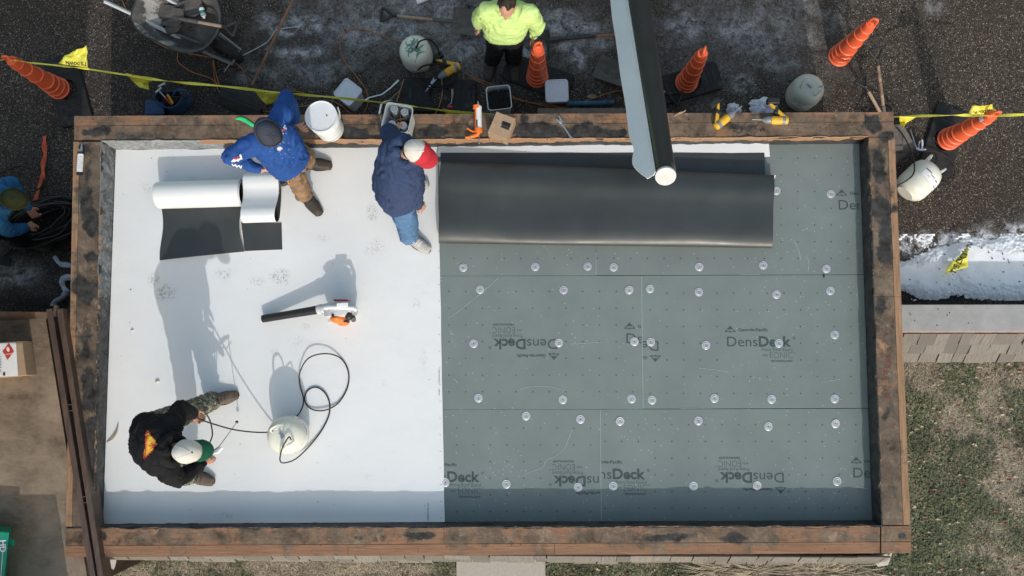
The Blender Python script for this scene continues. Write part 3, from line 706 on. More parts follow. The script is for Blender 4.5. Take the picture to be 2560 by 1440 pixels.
# name: corner pixels, cross grid (x start, y start), logos, plates
rowx = lambda y: 2149+33*(y-358)/944
BO = [
 (((826, 362), (1490, 362), (1490, 688.6), (826, 690.4)), (1135, 646), (1100, 1490), [], [(1158, 669), (1338, 667), (1469, 666)]),
 (((1490.4, 362), (rowx(358), 358), (rowx(686), 686), (1490.4, 688)), (1493, 646), (1490, 2150), [(0, 2097, 524, [(1, 2148)])], [(1534, 668), (1748, 667), (1908, 663), (2066, 672), (2077, 485), (1941, 477)]),
 (((938, 690.6), (1603.5, 689.2), (1607.5, 1022.6), (938, 1023.6)), (1122.5, 729), (1112, 1600), [(0, 1566, 858, [(1, 1604)]), (1, 1393, 848, None)], [(1200, 724), (1409, 725), (1573, 725), (1184, 859), (1397, 857), (1586, 854), (1196, 995), (1407, 999), (1579, 997)]),
 (((1603.9, 689), (rowx(688)+2, 687), (rowx(1021)+2, 1020), (1607.9, 1022)), (1625.5, 733), (1608, 2165), [(0, 1818, 866, None), (1, 1646, 853, [(-1, 1606.5)])], [(1625, 722), (1747, 730), (1941, 736), (2076, 727), (1627, 855), (1765, 863), (1947, 858), (2087, 837), (1630, 1000), (1786, 996), (1929, 998), (2087, 997)]),
 (((834, 1024), (1501, 1023.5), (1503, 1304), (834, 1306)), (1142, 1070.5), (1112, 1500), [(0, 1039, 1204, None), (1, 1543, 1191, [(1, 1500.5)])], [(1315, 1040), (1451, 1048), (1113, 1206), (1266, 1210), (1445, 1218)]),
 (((1501.4, 1023.5), (rowx(1022)+3, 1021.5), (rowx(1302), 1302), (1503.4, 1304)), (1512.5, 1062), (1504, 2176), [(0, 1453, 1197, [(-1, 1503)]), (1, 1959, 1182, None), (0, 2133.6, 1194, [(1, 2177)])], [(1550, 1053), (1746, 1052), (1921, 1066), (2089, 1059), (1533, 1215), (1734, 1215), (1893, 1214), (2093, 1203)]),
]
for k, (cn, g0, xr, logos, plates) in enumerate(BO):
    c = [P(x, y, ZD) for x, y in cn]; mb = MB()
    mb.rings([[v-Vector((0, 0, .013)) for v in c], c]); ink = mb; gx, gy = g0; rows = [gy+41.75*j for j in range(-8, 14)]
    ys = [q[1] for q in cn]
    for yy in rows:
        if yy < min(ys)+6 or yy > max(ys)-4: continue
        i = 0
        while gx+41.8*i < xr[1]:
            xx = gx+41.8*i; i += 1
            if xx < xr[0]: continue
            if any((-8 < (xx-lx) < 176 and -56 < (yy-ly) < 42) if not r_ else (-176 < (xx-lx) < 8 and -42 < (yy-ly) < 56) for r_, lx, ly, _ in logos): continue
            p = P(xx, yy, ZD+.0012); s_ = random.uniform(.0065, .0085); t_ = .0024
            ink.add([p+Vector(q) for q in ((-s_, -t_, 0), (s_, -t_, 0), (s_, t_, 0), (-s_, t_, 0))], [(0, 1, 2, 3)], 1)
            ink.add([p+Vector((*q, .0002)) for q in ((-t_, -s_), (t_, -s_), (t_, s_), (-t_, s_))], [(0, 1, 2, 3)], 1)
    b = mb.build('roof_board', [M['board'], M['ink']], shed, smooth=0, bevel=.0012)
    for lg in logos:
        ink = MB(); logo(ink, lg[0], lg[1], lg[2], lg[3])
        ink.build('printed_logo', [M['ink'], M['ink_thin'], M['ink'], M['board']], b, smooth=0, flip=False)
    for x, y in plates: plate(x, y, b)
# grey-white scuffs and scratches on the boards
scr = MB()
for pts in ([(1120, 795), (1150, 775), (1200, 735), (1246, 695)], [(1310, 1186), (1330, 1178), (1357, 1168), (1366, 1150), (1385, 1142), (1410, 1122), (1422, 1095), (1430, 1075)], [(1293, 975), (1330, 966), (1370, 966), (1415, 976)], [(1748, 920), (1800, 926), (1822, 931)], [(2055, 955), (2100, 948)], [(1425, 860), (1460, 858), (1505, 855)], [(1134, 946), (1145, 958)], [(1775, 560), (1778, 590)], [(2015, 640), (2022, 655), (2020, 680)], [(1490, 632), (1490.3, 687)], [(1603.8, 691), (1606, 860), (1607.8, 1021)], [(1501, 1025), (1503.2, 1303)], [(1700, 1020.6), (1780, 1020)], [(1850, 686), (1900, 685)], [(1984, 600), (1996, 625), (2002, 650)], [(2140, 1216), (2168, 1222)]):
    scr.tube([P(x, y, ZD+.0016) for x, y in cat_rom([(x, y, 0) for x, y in pts], 5) for x, y in [(x, y)]] if False else [P(q[0], q[1], ZD+.0016) for q in cat_rom([(x, y, 0) for x, y in pts], 5)], .0021, 5, flat=.3)
bscr = scr.build('chalky_scratches', M['ink_red'], shed, smooth=0); bscr.data.materials[0] = simple('chalky_scratch', (.33, .40, .40), .8, var=.3, scale=60)
# black tab by a seam
mb = MB(); mb.prism([(-.008, .01), (.01, .01), (.008, -.014), (0, -.022), (-.006, -.012)], 0, .004, M=Matrix.Translation(P(2059, 689, ZD+.001))); tag(mb.build('tar_drip', M['rubber']), 'small black drop of tar on a green board seam, right of the black fold', 'tar drop')

# ============================================================ WHITE MEMBRANE AND ROLLS
Z1 = ZD+.004
mb = MB(); cm = [P(290, 375, Z1), P(1094, 366, Z1), P(1112, 1304, Z1), P(258, 1309, Z1)]
def wh(u, v):
    p = bilin(cm, u, v); q = Q(p); k = 0
    dy = abs(q[1]-(1308)); k = max(0, 1-dy/26)**2*.018
    k += max(0, noise.noise(p*1.3))*.004+noise.noise(p*5)*.0012
    if u > .99: p.x += noise.noise(Vector((0, p.y*3, 0)))*.004
    if v < .004: p.y += noise.noise(Vector((p.x*4, 0, 0)))*.01
    p.z += k+.003; return p
mb.slab(wh, 180, 190, .003)
o = tag(mb.build('roof_membrane', M['white'], smooth=60), 'large white roof membrane sheet lying on the left half of the roof', 'roof membrane')
PR = [(415, 730, 24, 16, 1.1), (385, 700, 14, 14, .7), (560, 685, 20, 16, .7), (698, 693, 20, 16, 1), (645, 703, 18, 10, .5), (930, 530, 12, 16, .9), (935, 615, 26, 22, .5), (810, 595, 20, 14, .45), (480, 450, 12, 10, .3), (370, 470, 16, 14, .6), (395, 485, 10, 12, .7), (1030, 520, 10, 14, .8), (690, 880, 12, 8, .6), (740, 860, 20, 18, .3),
      (760, 815, 14, 8, .5), (1040, 760, 12, 10, .4), (960, 960, 10, 14, .3), (430, 395, 8, 6, .3), (1060, 900, 10, 30, .3), (330, 1120, 8, 12, .4), (920, 1190, 12, 8, .3), (620, 1230, 8, 4, .5), (560, 1290, 20, 6, .5), (505, 590, 20, 6, .4)]
attr(o, 'print', lambda v: blob(v, PR))
mb = MB()
for i in range(23):
    y = 628+i*41.7; p = P(1097+(y-628)*.008, y, Z1+.0075+max(0, 0)); mb.box(p, (.014, .0022, .001), Matrix.Rotation(random.uniform(-.3, .3), 3, 'Z'))
    p = P(1094+(y-628)*.01, y-1, Z1+.0075); 
for k, (y0, y1) in enumerate(((925, 960), (975, 988), (1258, 1300))):
    y = y0
    while y < y1:
        p = P(1098 if k < 2 else 1070, y, Z1+.010+(.018*max(0, 1-(1308-y)/26)**2)); mb.box(p, (.009*random.uniform(.4, 1), .004, .0008)); y += 2.1
mb.build('edge_printing', M['ink_black'], o, smooth=0)

def roll_profile(c, a, b, turns, th, start=0):
    """spiral cross-section in (y,z)"""
    pts = []
    n_ = int(turns*40)
    for i in range(n_+1):
        t = i/n_; an = start+turns*2*math.pi*t; k = 1-th*turns*(1-t)
        pts.append((c[0]+a*k*math.cos(an), c[1]+b*k*math.sin(an)))
    return pts
def sheet(name, fn, nu, nv, top, bottom, th, parent=None, smooth=60):
    """two-coloured sheet: fn gives the middle surface; top and bottom materials"""
    g = [[Vector(fn(i/nu, j/nv)) for i in range(nu+1)] for j in range(nv+1)]
    W = nu+1; N = W*(nv+1); nor = []
    for j in range(nv+1):
        for i in range(nu+1):
            a = g[j][min(i+1, nu)]-g[j][max(i-1, 0)]; b = g[min(j+1, nv)][i]-g[max(j-1, 0)][i]
            n_ = a.cross(b); nor.append(n_.normalized() if n_.length > 1e-9 else Vector((0, 0, 1)))
    flat = [p for r in g for p in r]
    up = [p+n_*th/2 for p, n_ in zip(flat, nor)]; dn_ = [p-n_*th/2 for p, n_ in zip(flat, nor)]
    mb = MB(); fs = []; fb = []; fe = []
    for j in range(nv):
        for i in range(nu):
            q = (j*W+i, j*W+i+1, (j+1)*W+i+1, (j+1)*W+i); fs.append(q); fb.append(tuple(N+k for k in reversed(q)))
    for i in range(nu): fe += [(i+1, i, N+i, N+i+1), (nv*W+i, nv*W+i+1, N+nv*W+i+1, N+nv*W+i)]
    for j in range(nv): fe += [(j*W, j*W+W, N+j*W+W, N+j*W), (j*W+W+nu, j*W+nu, N+j*W+nu, N+j*W+W+nu)]
    mb.v = up+dn_; mb.f = fs+fb+fe; mb.m = [0]*len(fs)+[1]*len(fb)+[0]*len(fe)
    return mb.build(name, [top, bottom], parent, smooth=smooth, flip=False)

# roll A: white roll with its black underside tail towards the viewer's lower side
A0, A1 = P(398, 488, ZD+.13), P(604, 482, ZD+.13)
ra = thing('membrane_roll', 'left of the two white membrane rolls, wide black tail below it', 'membrane roll', (A0+A1)/2-Vector((0, 0, .13)))
ax = (A1-A0); Lr = ax.length; axn = ax.normalized(); sy = Vector((-axn.y, axn.x, 0))
rad = .125
def rollA(u, v):
    t = u*ax+A0
    an = -math.pi/2+v*2*math.pi*2.96; k = 1-.07*(1-v)*2
    jog = (noise.noise(Vector((v*6, 1, 0)))*.006+.018*(1-v))*(1 if u > .5 else -1)
    return t+axn*jog*(abs(u-.5)*2)+sy*(-math.cos(an+math.pi/2)*0+math.sin(an-math.pi/2+math.pi)*0)+sy*rad*k*math.cos(an)+Vector((0, 0, rad*k*math.sin(an)))
sheet('roll', rollA, 16, 130, M['black'], M['white'], .004, ra)
tl = [P(404, 520, ZD+.016), P(606, 514, ZD+.016), P(612, 629, ZD+.02), P(403, 651, ZD+.016)]
def tailA(u, v):
    p = bilin(tl, u, v); p.x += -.02*math.sin(v*math.pi)*u*1.5+.015*math.sin(v*5)*(1-u); p.z += .012*math.sin(u*math.pi)+max(0, u-.8)*.12*math.sin(v*math.pi)+.006*noise.noise(p*4)
    return p
sheet('tail', tailA, 30, 24, M['white'], M['black'], .004, ra)
# (grid runs clockwise from above, so its second material faces up)
B0, B1 = P(617, 500, ZD+.08), P(702, 497, ZD+.08)
rb_ = thing('membrane_roll', 'right of the two white membrane rolls, loosely curled, small black tail', 'membrane roll', (B0+B1)/2-Vector((0, 0, .08)))
prof = []
for i in range(61):
    t = i/60; an = math.pi*.5+.3-t*(2*math.pi*1.0-0)-0
    prof.append((an, t))
def rollB(u, v):
    # loose wave: hump at the back, small tight curl at the front
    x = B0+(B1-B0)*u; ys = 0; 
    key = [(.245, .012), (.235, .06), (.20, .105), (.14, .115), (.07, .10), (0, .105), (-.07, .135), (-.13, .165), (-.19, .165), (-.225, .125), (-.225, .07), (-.195, .025), (-.14, .012), (-.06, .01), (.03, .012), (.1, .03), (.12, .06), (.09, .085), (.03, .075)]
    f = v*(len(key)-1); i = min(int(f), len(key)-2); q = cat_rom([(a, b, 0) for a, b in key[max(0, i-1):i+3]], 8); 
    j = (i-max(0, i-1))*8+(f-i)*8; a = q[int(j)]; b = q[min(int(j)+1, len(q)-1)]; c = a.lerp(b, j-int(j))
    return x+sy*c.x+Vector((.012*math.sin(v*9)*(u), 0, c.y))
sheet('roll', rollB, 14, 110, M['black'], M['white'], .004, rb_)
tb = [P(603, 556, ZD+.014), P(704, 558, ZD+.014), P(706, 624, ZD+.012), P(612, 628, ZD+.012)]
sheet('tail', lambda u, v: bilin(tb, u, v)+Vector((0, 0, .004*math.sin(u*3))), 10, 10, M['white'], M['black'], .004, rb_)
for y in (466, 505, 543):
    p = P(691, y, ZD+.19); MBx = MB(); 
# ---- folded black sheet at the right
fm = thing('folded_membrane', 'membrane sheet folded back into one long fat black fold, white strip along it', 'roof membrane', P(1500, 500, ZD))
ws = [P(1094, 364, ZD+.012), P(1921, 350, ZD+.03), P(1925, 392, ZD+.012), P(1096, 392, ZD+.010)]
def wst(u, v):
    p = bilin(ws, u, v); p.z += .05*max(0, .3-v)**1.5*0+.004*noise.noise(p*4); 
    if v < .01: p.y += noise.noise(p*5)*.01
    return p
sheet('white_edge', wst, 80, 8, M['black'], M['white'], .004, fm)
def fold(u, v):
    xl = 1094; 
    # v along the profile: flat band, then the bulge, then back under
    yb = 382; yt = 404+34*u; ybm = 608+12*u            # photo rows of the band start, fold's upper and lower sides
    xL = 1097+3*math.sin(v*5); xR = 1922 if v < .22 else 1938-6*math.sin(max(0, (v-.25))*6)
    x = xL+(xR-xL)*u
    if v < .22:
        t = v/.22; y = yb+(yt+62-yb)*t; z = .018+.012*t
    else:
        t = (v-.22)/.78; an = math.pi*1.12-t*math.pi*2.08   # from under the upper side over the top to under the lower side
        h = .175; yc = (yt+ybm)/2; hw = (ybm-yt)/2
        a = an; c = math.cos(a); s = math.sin(a)
        y = yc+hw*(-(-abs(c)**.75 if c < 0 else abs(c)**.75))*-1*1.0 if False else yc-hw*(-1 if c > 0 else 1)*abs(c)**.7
        q = (y-yt)/(ybm-yt); wave = -.020*math.sin(max(0, min(1, (q-.12)/.72))*math.pi)**1.2+.012*math.exp(-((q-.22)/.12)**2)
        z = .022+h/2+h/2*(1 if s > 0 else -1)*abs(s)**.85+wave*max(0, s)
        z += .018*math.sin(u*9+t*3)*max(0, s)*.35+noise.noise(Vector((u*5, t*4, 0)))*.009+noise.noise(Vector((u*17, t*2, 4)))*.0035*max(0, s)
    p = P(x, y, ZD+z); p.x = P(x, y, ZD+.16).x+.004*math.sin(v*8); return p
sheet('black_fold', fold, 110, 90, M['white'], M['black'], .004, fm)
# ---- long roll carried in over the ledge
hr = thing('hanging_membrane_roll', 'long narrow black roll slanting up over the back ledge, white flap along it', 'membrane roll', P(1600, 150, ZL+.02))
e0 = P(1664, 441, 2.88); em = P(1594, 0, .50); e1 = e0+(em-e0)*1.16
hr.location = (e1.x, e1.y, 0)
d = (e1-e0).normalized(); sv = Vector((d.y, -d.x, 0)).normalized()
if sv.x > 0: sv = -sv
up = sv.cross(d).normalized()
if up.z < 0: up = -up
rr_ = lambda t: .080+.046*t
mb = MB(); LL = (e1-e0).length
mb.tube([e0+d*.012, e0+d*.03, e0+d*.045, e0+d*.0451, e0+d*.075, e0+d*.0751, e0+d*.12]+[e0.lerp(e1, t) for t in (.1, .2, .3, .5, .7, 1)], [.073, .075, .075, .0772, .0772, .0792, .080, .082, .087, .093, .103, .114, .126], 40)
mb.build('roll', M['black'], hr, smooth=40)
mb = MB(); mb.cyl(e0-d*.004, e0+d*.02, .0755, .0755, 40); mb.build('end_cap', M['lightgrey'], hr, bevel=.003)
def flap(u, v):
    s = e0.lerp(e1, u); end = min(1, (u+.006)/.045)**.5
    wd = (.150+.03*u+noise.noise(Vector((u*5, 0, 3)))*.018-.03*math.exp(-((u-.10)/.03)**2))*end
    r_ = rr_(u)+.004
    if v < .3: a = 1.15+v/.3*.35; return s+sv*r_*math.sin(a)+up*r_*math.cos(a)
    q = (v-.3)/.7; a = 1.5
    return s+sv*(r_*math.sin(a)+wd*q*.9)+up*(r_*math.cos(a)-.085*q+.07*q*q+.010*math.sin(q*5+u*14))
wtop = sheet('white_flap', flap, 90, 22, M['lightened_white'] if (-d).cross(sv).dot(up) < 0 else M['black'], M['black'] if (-d).cross(sv).dot(up) < 0 else M['lightened_white'], .004, hr)

# ============================================================ CONES, BASES, TAPE
def make_cone(px, py, label, lean=0, z0=.05):
    t = thing('traffic_cone', label, 'traffic cone', P(px, py, z0), random.random()*6, 'orange channelizer cones round the work area')
    mb = MB(); pr = [(.118, 0), (.120, .012), (.108, .02), (.108, .075), (.112, .08), (.112, .088), (.102, .094), (.101, .16), (.105, .165), (.105, .173), (.095, .18), (.094, .25), (.098, .256), (.098, .264), (.088, .272), (.083, .43), (.087, .436), (.087, .445), (.077, .452), (.072, .60), (.076, .606), (.076, .615), (.066, .622), (.061, .74), (.065, .746), (.065, .756), (.057, .762), (.053, .845), (.048, .855), (.024, .86), (.020, .87)]
    mb.lathe(pr, 36); mb.build('cone_body', M['cone'], t, world=False)
    mb = MB(); mb.tube([(-.026, 0, .855), (-.034, 0, .90), (-.026, 0, .955), (0, 0, .972), (.026, 0, .955), (.034, 0, .90), (.026, 0, .855)], .0125, 8, smooth=4); mb.ell((0, 0, .865), (.03, .018, .02)); mb.build('loop_handle', M['cone'], t, world=False)
    mb = MB()
    for k in range(16):
        a = k*math.pi/8; mb.cyl((.1135*math.cos(a), .1135*math.sin(a), .0125), (.1135*math.cos(a), .1135*math.sin(a), .016), .004, n=6)
    return t
def sticker(t, a, z, h=.06):
    mb = MB(); r = .0562+(.845-z)*.1*.5; 
    def fn(u, v): return Vector(((r+.002+.004*(1-v))*math.cos(a+u*.9), (r+.002+.004*(1-v))*math.sin(a+u*.9), z+v*h))
    mb.grid(fn, 6, 2); o = mb.build('sticker', M['paper'], t, world=False, smooth=60)
CONES = [(148, 222, 'orange cone at the left edge with the yellow pennant line tied to its top', 1), (1343, 193, 'orange cone standing beside the worker in the fluorescent hoodie', 0), (1716, 206, 'orange cone just right of the long black hanging roll', 0), (2098, 140, 'orange cone without a rubber base, near the two shovels at upper right', 0), (2371, 348, 'orange cone tied to the yellow pennant line right of the shed', 1)]
cts = []
for x, y, l, st in CONES:
    t = make_cone(x, y, l, z0=.0 if y == 140 else .05); cts.append(t)
    if st: t.rotation_euler = (0, 0, 0); sticker(t, R(160) if x > 1000 else R(50), .745)
def make_base(corners, label, words=None):
    """heavy rubber base from its four photo corners (far-left, far-right, near-right, near-left)"""
    c = [P(x, y, .05) for x, y in corners]; m = sum(c, Vector())/4
    ex = ((c[1]-c[0])+(c[2]-c[3])); ey = ((c[0]-c[3])+(c[1]-c[2])); Lx, Ly = ex.length/2, ey.length/2
    t = thing('cone_base', label, 'cone base', (m.x, m.y, 0), math.atan2(ex.y, ex.x), 'heavy black rubber cone bases')
    mb = MB(); X, Y = Lx/2, Ly/2; k = .03
    out = [(-X+k, -Y), (X-k, -Y), (X, -Y+k), (X, Y-k), (X-k, Y), (-X+k, Y), (-X, Y-k), (-X, -Y+k)]
    # outline subdivided and joined to a round hole
    N = 48; hole = .112
    def outl(a):
        d = Vector((math.cos(a), math.sin(a))); best = 9
        for i in range(8):
            p = Vector(out[i]); q = Vector(out[(i+1) % 8]); e = q-p; den = d.x*e.y-d.y*e.x
            if abs(den) < 1e-9: continue
            s_ = (p.x*e.y-p.y*e.x)/den; r_ = (p.x*d.y-p.y*d.x)/den
            if s_ > 0 and -1e-6 <= r_ <= 1+1e-6: best = min(best, s_)
        return d*best
    cor = [math.atan2(q[1], q[0]) for q in out]; angs = sorted([2*math.pi*i/N-math.pi for i in range(N)]+cor)
    rs = []
    for f, z in ((0, 0), (0, .035), (.012, .048)):
        rs.append([Vector((*(outl(a)*(1-f/outl(a).length)), z)) for a in angs])
    for r_, z in ((hole+.018, .050), (hole+.012, .056), (hole, .056), (hole, .0)):
        rs.append([Vector((r_*math.cos(a), r_*math.sin(a), z)) for a in angs])
    mb.rings(rs, True, False)
    mb.build('rubber_slab', M['rubber'], t, world=False, smooth=30)
    for sx in (-1, 1):
        mb = MB(); mb.box((sx*(X-.075), 0, .0505), (.022, .12, .006)); mb.build('hand_slot', M['ink_black'], t, world=False, bevel=.004)
    mb = MB(); w2 = min(.1, (X-.14)*.7)
    for sx in (-1, 1):
        cx = sx*(X-.17); 
        for q in ((cx-.035, .0, .004, .2), (cx+.035, .0, .004, .2), (cx, .1, .07, .004), (cx, -.1, .07, .004)): mb.box((q[0], q[1], .051), (q[2], q[3], .006))
    mb.build('raised_panel', M['rubber_text'], t, world=False)
    if words:
        vs, fs = fit_text(words, -.085, .085, 0, .032, .03); mb = MB(); Mx = Matrix.Translation((words_side(words)*(X-.17), 0, .0515)) @ Matrix.Rotation(R(90 if words_side(words) > 0 else -90), 4, 'Z')
        k = len(vs); mb.add([Mx @ (v-Vector((0, .016, 0))) for v in vs], fs); mb.build('raised_lettering', M['rubber_text'], t, world=False, smooth=0, flip=False, solid=.003)
    return t
def words_side(w_): return -1 if w_ == 'TRADE EDGE' else 1
make_base([(115, 150), (180, 140), (222, 290), (140, 322)][:4] if False else [(185, 130), (232, 292), (150, 325), (105, 150)], 'rubber base under the cone at the left edge', 'TRAFFIC')
make_base([(1014, 192), (1196, 200), (1184, 284), (1002, 276)], 'empty rubber cone base with hoses and tools lying across it')
make_base([(1282, 128), (1440, 190), (1412, 250), (1246, 195)], 'rubber base under the cone beside the worker in the fluorescent hoodie')
make_base([(1640, 192), (1790, 150), (1812, 218), (1665, 262)], 'rubber base under the cone right of the black hanging roll', 'TRAFFIC')
make_base([(2392, 456), (2298, 408), (2348, 254), (2424, 282)][::1] if False else [(2345, 252), (2425, 280), (2375, 458), (2290, 405)][::-1] if False else [(2424, 282), (2374, 452), (2296, 414), (2346, 256)], 'rubber base under the cone right of the shed', 'TRADE EDGE')

tape = thing('pennant_line', 'yellow pennant tape strung behind the shed between the left and right cones', 'pennant line', P(700, 232, 0))
def ribbon(pts, wd):
    pts = cat_rom(pts, 10); mb = MB(); rs = []
    for i, p in enumerate(pts):
        t = (pts[min(i+1, len(pts)-1)]-pts[max(i-1, 0)]).normalized(); a = i*.13+math.sin(i*.31)*1.1; n_ = t.cross(Vector((0, 0, 1))).normalized(); b_ = n_.cross(t)
        s_ = (n_*math.cos(a)+b_*math.sin(a))*wd*(1+.35*math.sin(i*.7)); c_ = t.cross(s_).normalized()*.0015
        rs.append([p-s_+c_, p+s_+c_, p+s_-c_, p-s_-c_])
    return mb.rings(rs)
ribbon([P(x, y, z) for x, y, z in ((-40, 152, .86), (0, 150, .88), (24, 149, .93), (80, 157, .91), (200, 170, .87), (300, 185, .84), (420, 203, .82), (560, 216, .80), (700, 232, .77), (850, 245, .76), (1000, 262, .74), (1190, 284, .70), (1500, 296, .68), (1900, 300, .66), (2180, 298, .66), (2240, 292, .68), (2380, 288, .82), (2482, 289, .93), (2620, 284, .86))], .011).build('tape', M['yellow'], tape, smooth=50)
def pennant(poly, zt, zb, txt=None, rot=0, at_=None, size=.05, parent=None):
    """triangular flag: first two points on the line, the rest hanging"""
    n_ = len(poly); pts = [P(x, y, zt if i < 2 else zb+.03*math.sin(i*2.1)) for i, (x, y) in enumerate(poly)]
    c = sum(pts, Vector())/n_; mb = MB()
    # fan refined to rings so that it can crumple
    rs = []
    for k in range(1, 7):
        f = k/6; r_ = []
        for i in range(n_):
            a, b = pts[i], pts[(i+1) % n_]
            for j in range(6):
                e = a.lerp(b, j/6); q = c.lerp(e, f); q = q+Vector((0, 0, noise.noise(q*16)*.035)); r_.append(q)
        rs.append(r_)
    vs = [c+Vector((0, 0, noise.noise(c*16)*.035))]+[v for r_ in rs for v in r_]; L_ = len(rs[0])
    fs = [(0, 1+j, 1+(j+1) % L_) for j in range(L_)]
    for k in range(5):
        for j in range(L_): fs.append((1+k*L_+j, 1+(k+1)*L_+j, 1+(k+1)*L_+(j+1) % L_, 1+k*L_+(j+1) % L_))
    mb.add(vs, fs)
    o = mb.build('pennant', M['yellow'], parent, smooth=60, solid=.001)
    if txt:
        tv, tf = text_mb(txt, size, .0012, align='CENTER'); bv = BVHTree.FromPolygons(vs, fs); out = []
        ctr = P(at_[0], at_[1], (zt+zb)/2)
        for v in tv:
            q = ctr+Matrix.Rotation(R(rot), 3, 'Z') @ v; h = bv.ray_cast(q+Vector((0, 0, 1)), Vector((0, 0, -1)))
            out.append((h[0] if h[0] else q)+Vector((0, 0, .003)))
        m2 = MB(); m2.add(out, tf); m2.build('lettering', M['ink_black'], o, smooth=0, flip=False)
    return o
pennant([(148, 160), (218, 168), (216, 146), (219, 115), (190, 124), (165, 136)], .88, .94, 'TIE DOWN', 175, (188, 153), .042, tape)
pennant([(314, 184), (381, 196), (371, 212), (372, 224), (350, 219), (334, 206)], .84, .70, 'TIE DOWN', -8, (352, 196), .035, tape)
pennant([(634, 224), (706, 234), (690, 255), (666, 262), (650, 246)], .78, .62, 'TIE DOWN', -5, (672, 236), .04, tape)
pennant([(1108, 273), (1190, 283), (1160, 287), (1115, 286)], .71, .66, None, parent=tape)
pennant([(2248, 290), (2292, 291), (2280, 300), (2266, 307), (2258, 322), (2249, 306)], .70, .60, None, parent=tape)
pennant([(2421, 286), (2490, 287), (2488, 276), (2478, 262), (2450, 266), (2430, 264)], .86, .92, 'TIE DOWN', 185, (2458, 276), .035, tape)
ff = thing('fallen_pennant', 'loose yellow pennant flag lying on the snow bank', 'pennant', P(2395, 655, .1))
pennant([(2361, 685), (2372, 664), (2400, 640), (2420, 613), (2418, 640), (2420, 667), (2390, 676)], .14, .17, 'TIE DOWN', 58, (2410, 648), .075, ff)

# ============================================================ TOOLS AND THINGS ON THE GROUND
def Rz(a): return Matrix.Rotation(a, 4, 'Z')
def frame(loc, x, up=Vector((0, 0, 1))):
    """matrix with local x along x and local z near up"""
    x = Vector(x).normalized(); y = Vector(up).cross(x).normalized(); z = x.cross(y)
    m = Matrix((x, y, z)).transposed().to_4x4(); m.translation = Vector(loc); return m
def d_grip(mb, G, u, s, r=.0145, w_=.065, l_=.11):
    mb.tube([G+u*l_*1.15, G+u*l_*.85+s*w_*.35, G+u*l_*.2+s*w_, G+s*w_*.9, G-s*w_*.9, G+u*l_*.2-s*w_, G+u*l_*.85-s*w_*.35, G+u*l_*1.15], r, 8, smooth=4)
def shovel(name, label, G, B, blade=(.30, .24), group=None, dark=True, up=None, shaft='handle', grip=True, scoop=.05):
    """D-handled shovel: grip point, blade tip"""
    u = (B-G).normalized(); s = u.cross(Vector((0, 0, 1))).normalized(); n_ = s.cross(u)
    L_ = (B-G).length; t = thing(name, label, 'shovel', (G+B)/2, 0, group)
    mb = MB()
    if grip: d_grip(mb, G, u, s); mb.cyl(G+u*.10, G+u*.17, .019, .017, 12)
    else: mb.ell(G, (.02, .02, .02))
    mb.build('grip', M['plastic'], t)
    mb = MB(); mb.tube([G+u*(.15 if grip else 0), G+u*(L_-blade[0]-.08)], .0165, 10); mb.build('shaft', M[shaft], t)
    mb = MB(); mb.tube([G+u*(L_-blade[0]-.22), G+u*(L_-blade[0]-.02), G+u*(L_-blade[0]+.06)], [.021, .022, .012], 10)
    def bl(a, b):
        y = (a-.5)*2; e = abs(y); st = G+u*(L_-blade[0]+blade[0]*b)
        return st+s*y*blade[1]/2*(1-.06*(1-b))+n_*(scoop*(e**3)*(1-.4*b)+.012*math.cos(y*9)*.35+(.02 if b < .04 else 0))
    mb.grid(bl, 24, 10); mb.build('blade', M['blade'], t, smooth=50, solid=.003)
    return t
G = 'snow shovels and scoops on the asphalt'
shovel('scoop_shovel', 'wide brown scoop shovel lying left of the worker in the fluorescent hoodie', P(954, 36, .04), P(1208, 62, .03), (.33, .30), G)
shovel('scoop_shovel', 'scoop shovel half hidden under the black hanging roll', P(1700, 246, .06), P(1490, 165, .03), (.40, .27), G)
shovel('scoop_shovel', 'scoop shovel with the longer grey shaft, right of the two upright ones', P(2190, 122, .50), P(2225, 400, .05), (.36, .28), 'two shovels leaning at the upper right corner of the shed')
shovel('scoop_shovel', 'scoop shovel with the shorter brown shaft, left of the two upright ones', P(2152, 194, .42), P(2262, 392, .05), (.34, .28), 'two shovels leaning at the upper right corner of the shed')
# broom / rake with long reddish handle
t = thing('garden_rake', 'long reddish wooden handle with a black rake head, leaning towards the upper left', 'rake', P(630, 215, 0))
mb = MB(); mb.tube([P(631, 212, .05), P(742, -20, .42)], .0155, 10); mb.build('shaft', M['redwood'], t)
mb = MB(); mb.tube([P(636, 200, .06), P(646, 182, .08), P(660, 215, .04)], .008, 6); mb.tube([P(645, 185, .08), P(618, 180, .05)], .008, 6); mb.tube([P(612, 182, .04), P(668, 225, .04)], .01, 6)
mb.build('rake_head', M['darkmetal'], t)
t = thing('push_broom', 'black push broom head with long bristles behind the worker in the blue shirt', 'broom', P(640, 238, 0))
c = [P(562, 212, .07), P(665, 240, .07), P(650, 280, .05), P(545, 238, .05)]
mb = MB(); mb.rings([c, [p-Vector((0, 0, .04)) for p in c]]); mb.build('head', M['plastic'], t, bevel=.004)
mb = MB()
for i in range(60):
    for j in range(3):
        a = c[3].lerp(c[2], i/59)+Vector((0, 0, .01*j-.02)); mb.tube([a, a+Vector((-.01, -.10+.01*j, -.02))], .0028, 4)
for i in range(34):
    a = c[0].lerp(c[1], i/33); b = c[3].lerp(c[2], i/33); mb.box((a+b)/2+Vector((0, 0, .003)), (.006, (a-b).length*.9, .006), Matrix.Rotation(.45, 3, 'Z'))
o = mb.build('bristles', M['rubber_text'], t); tag(o, kind=None)

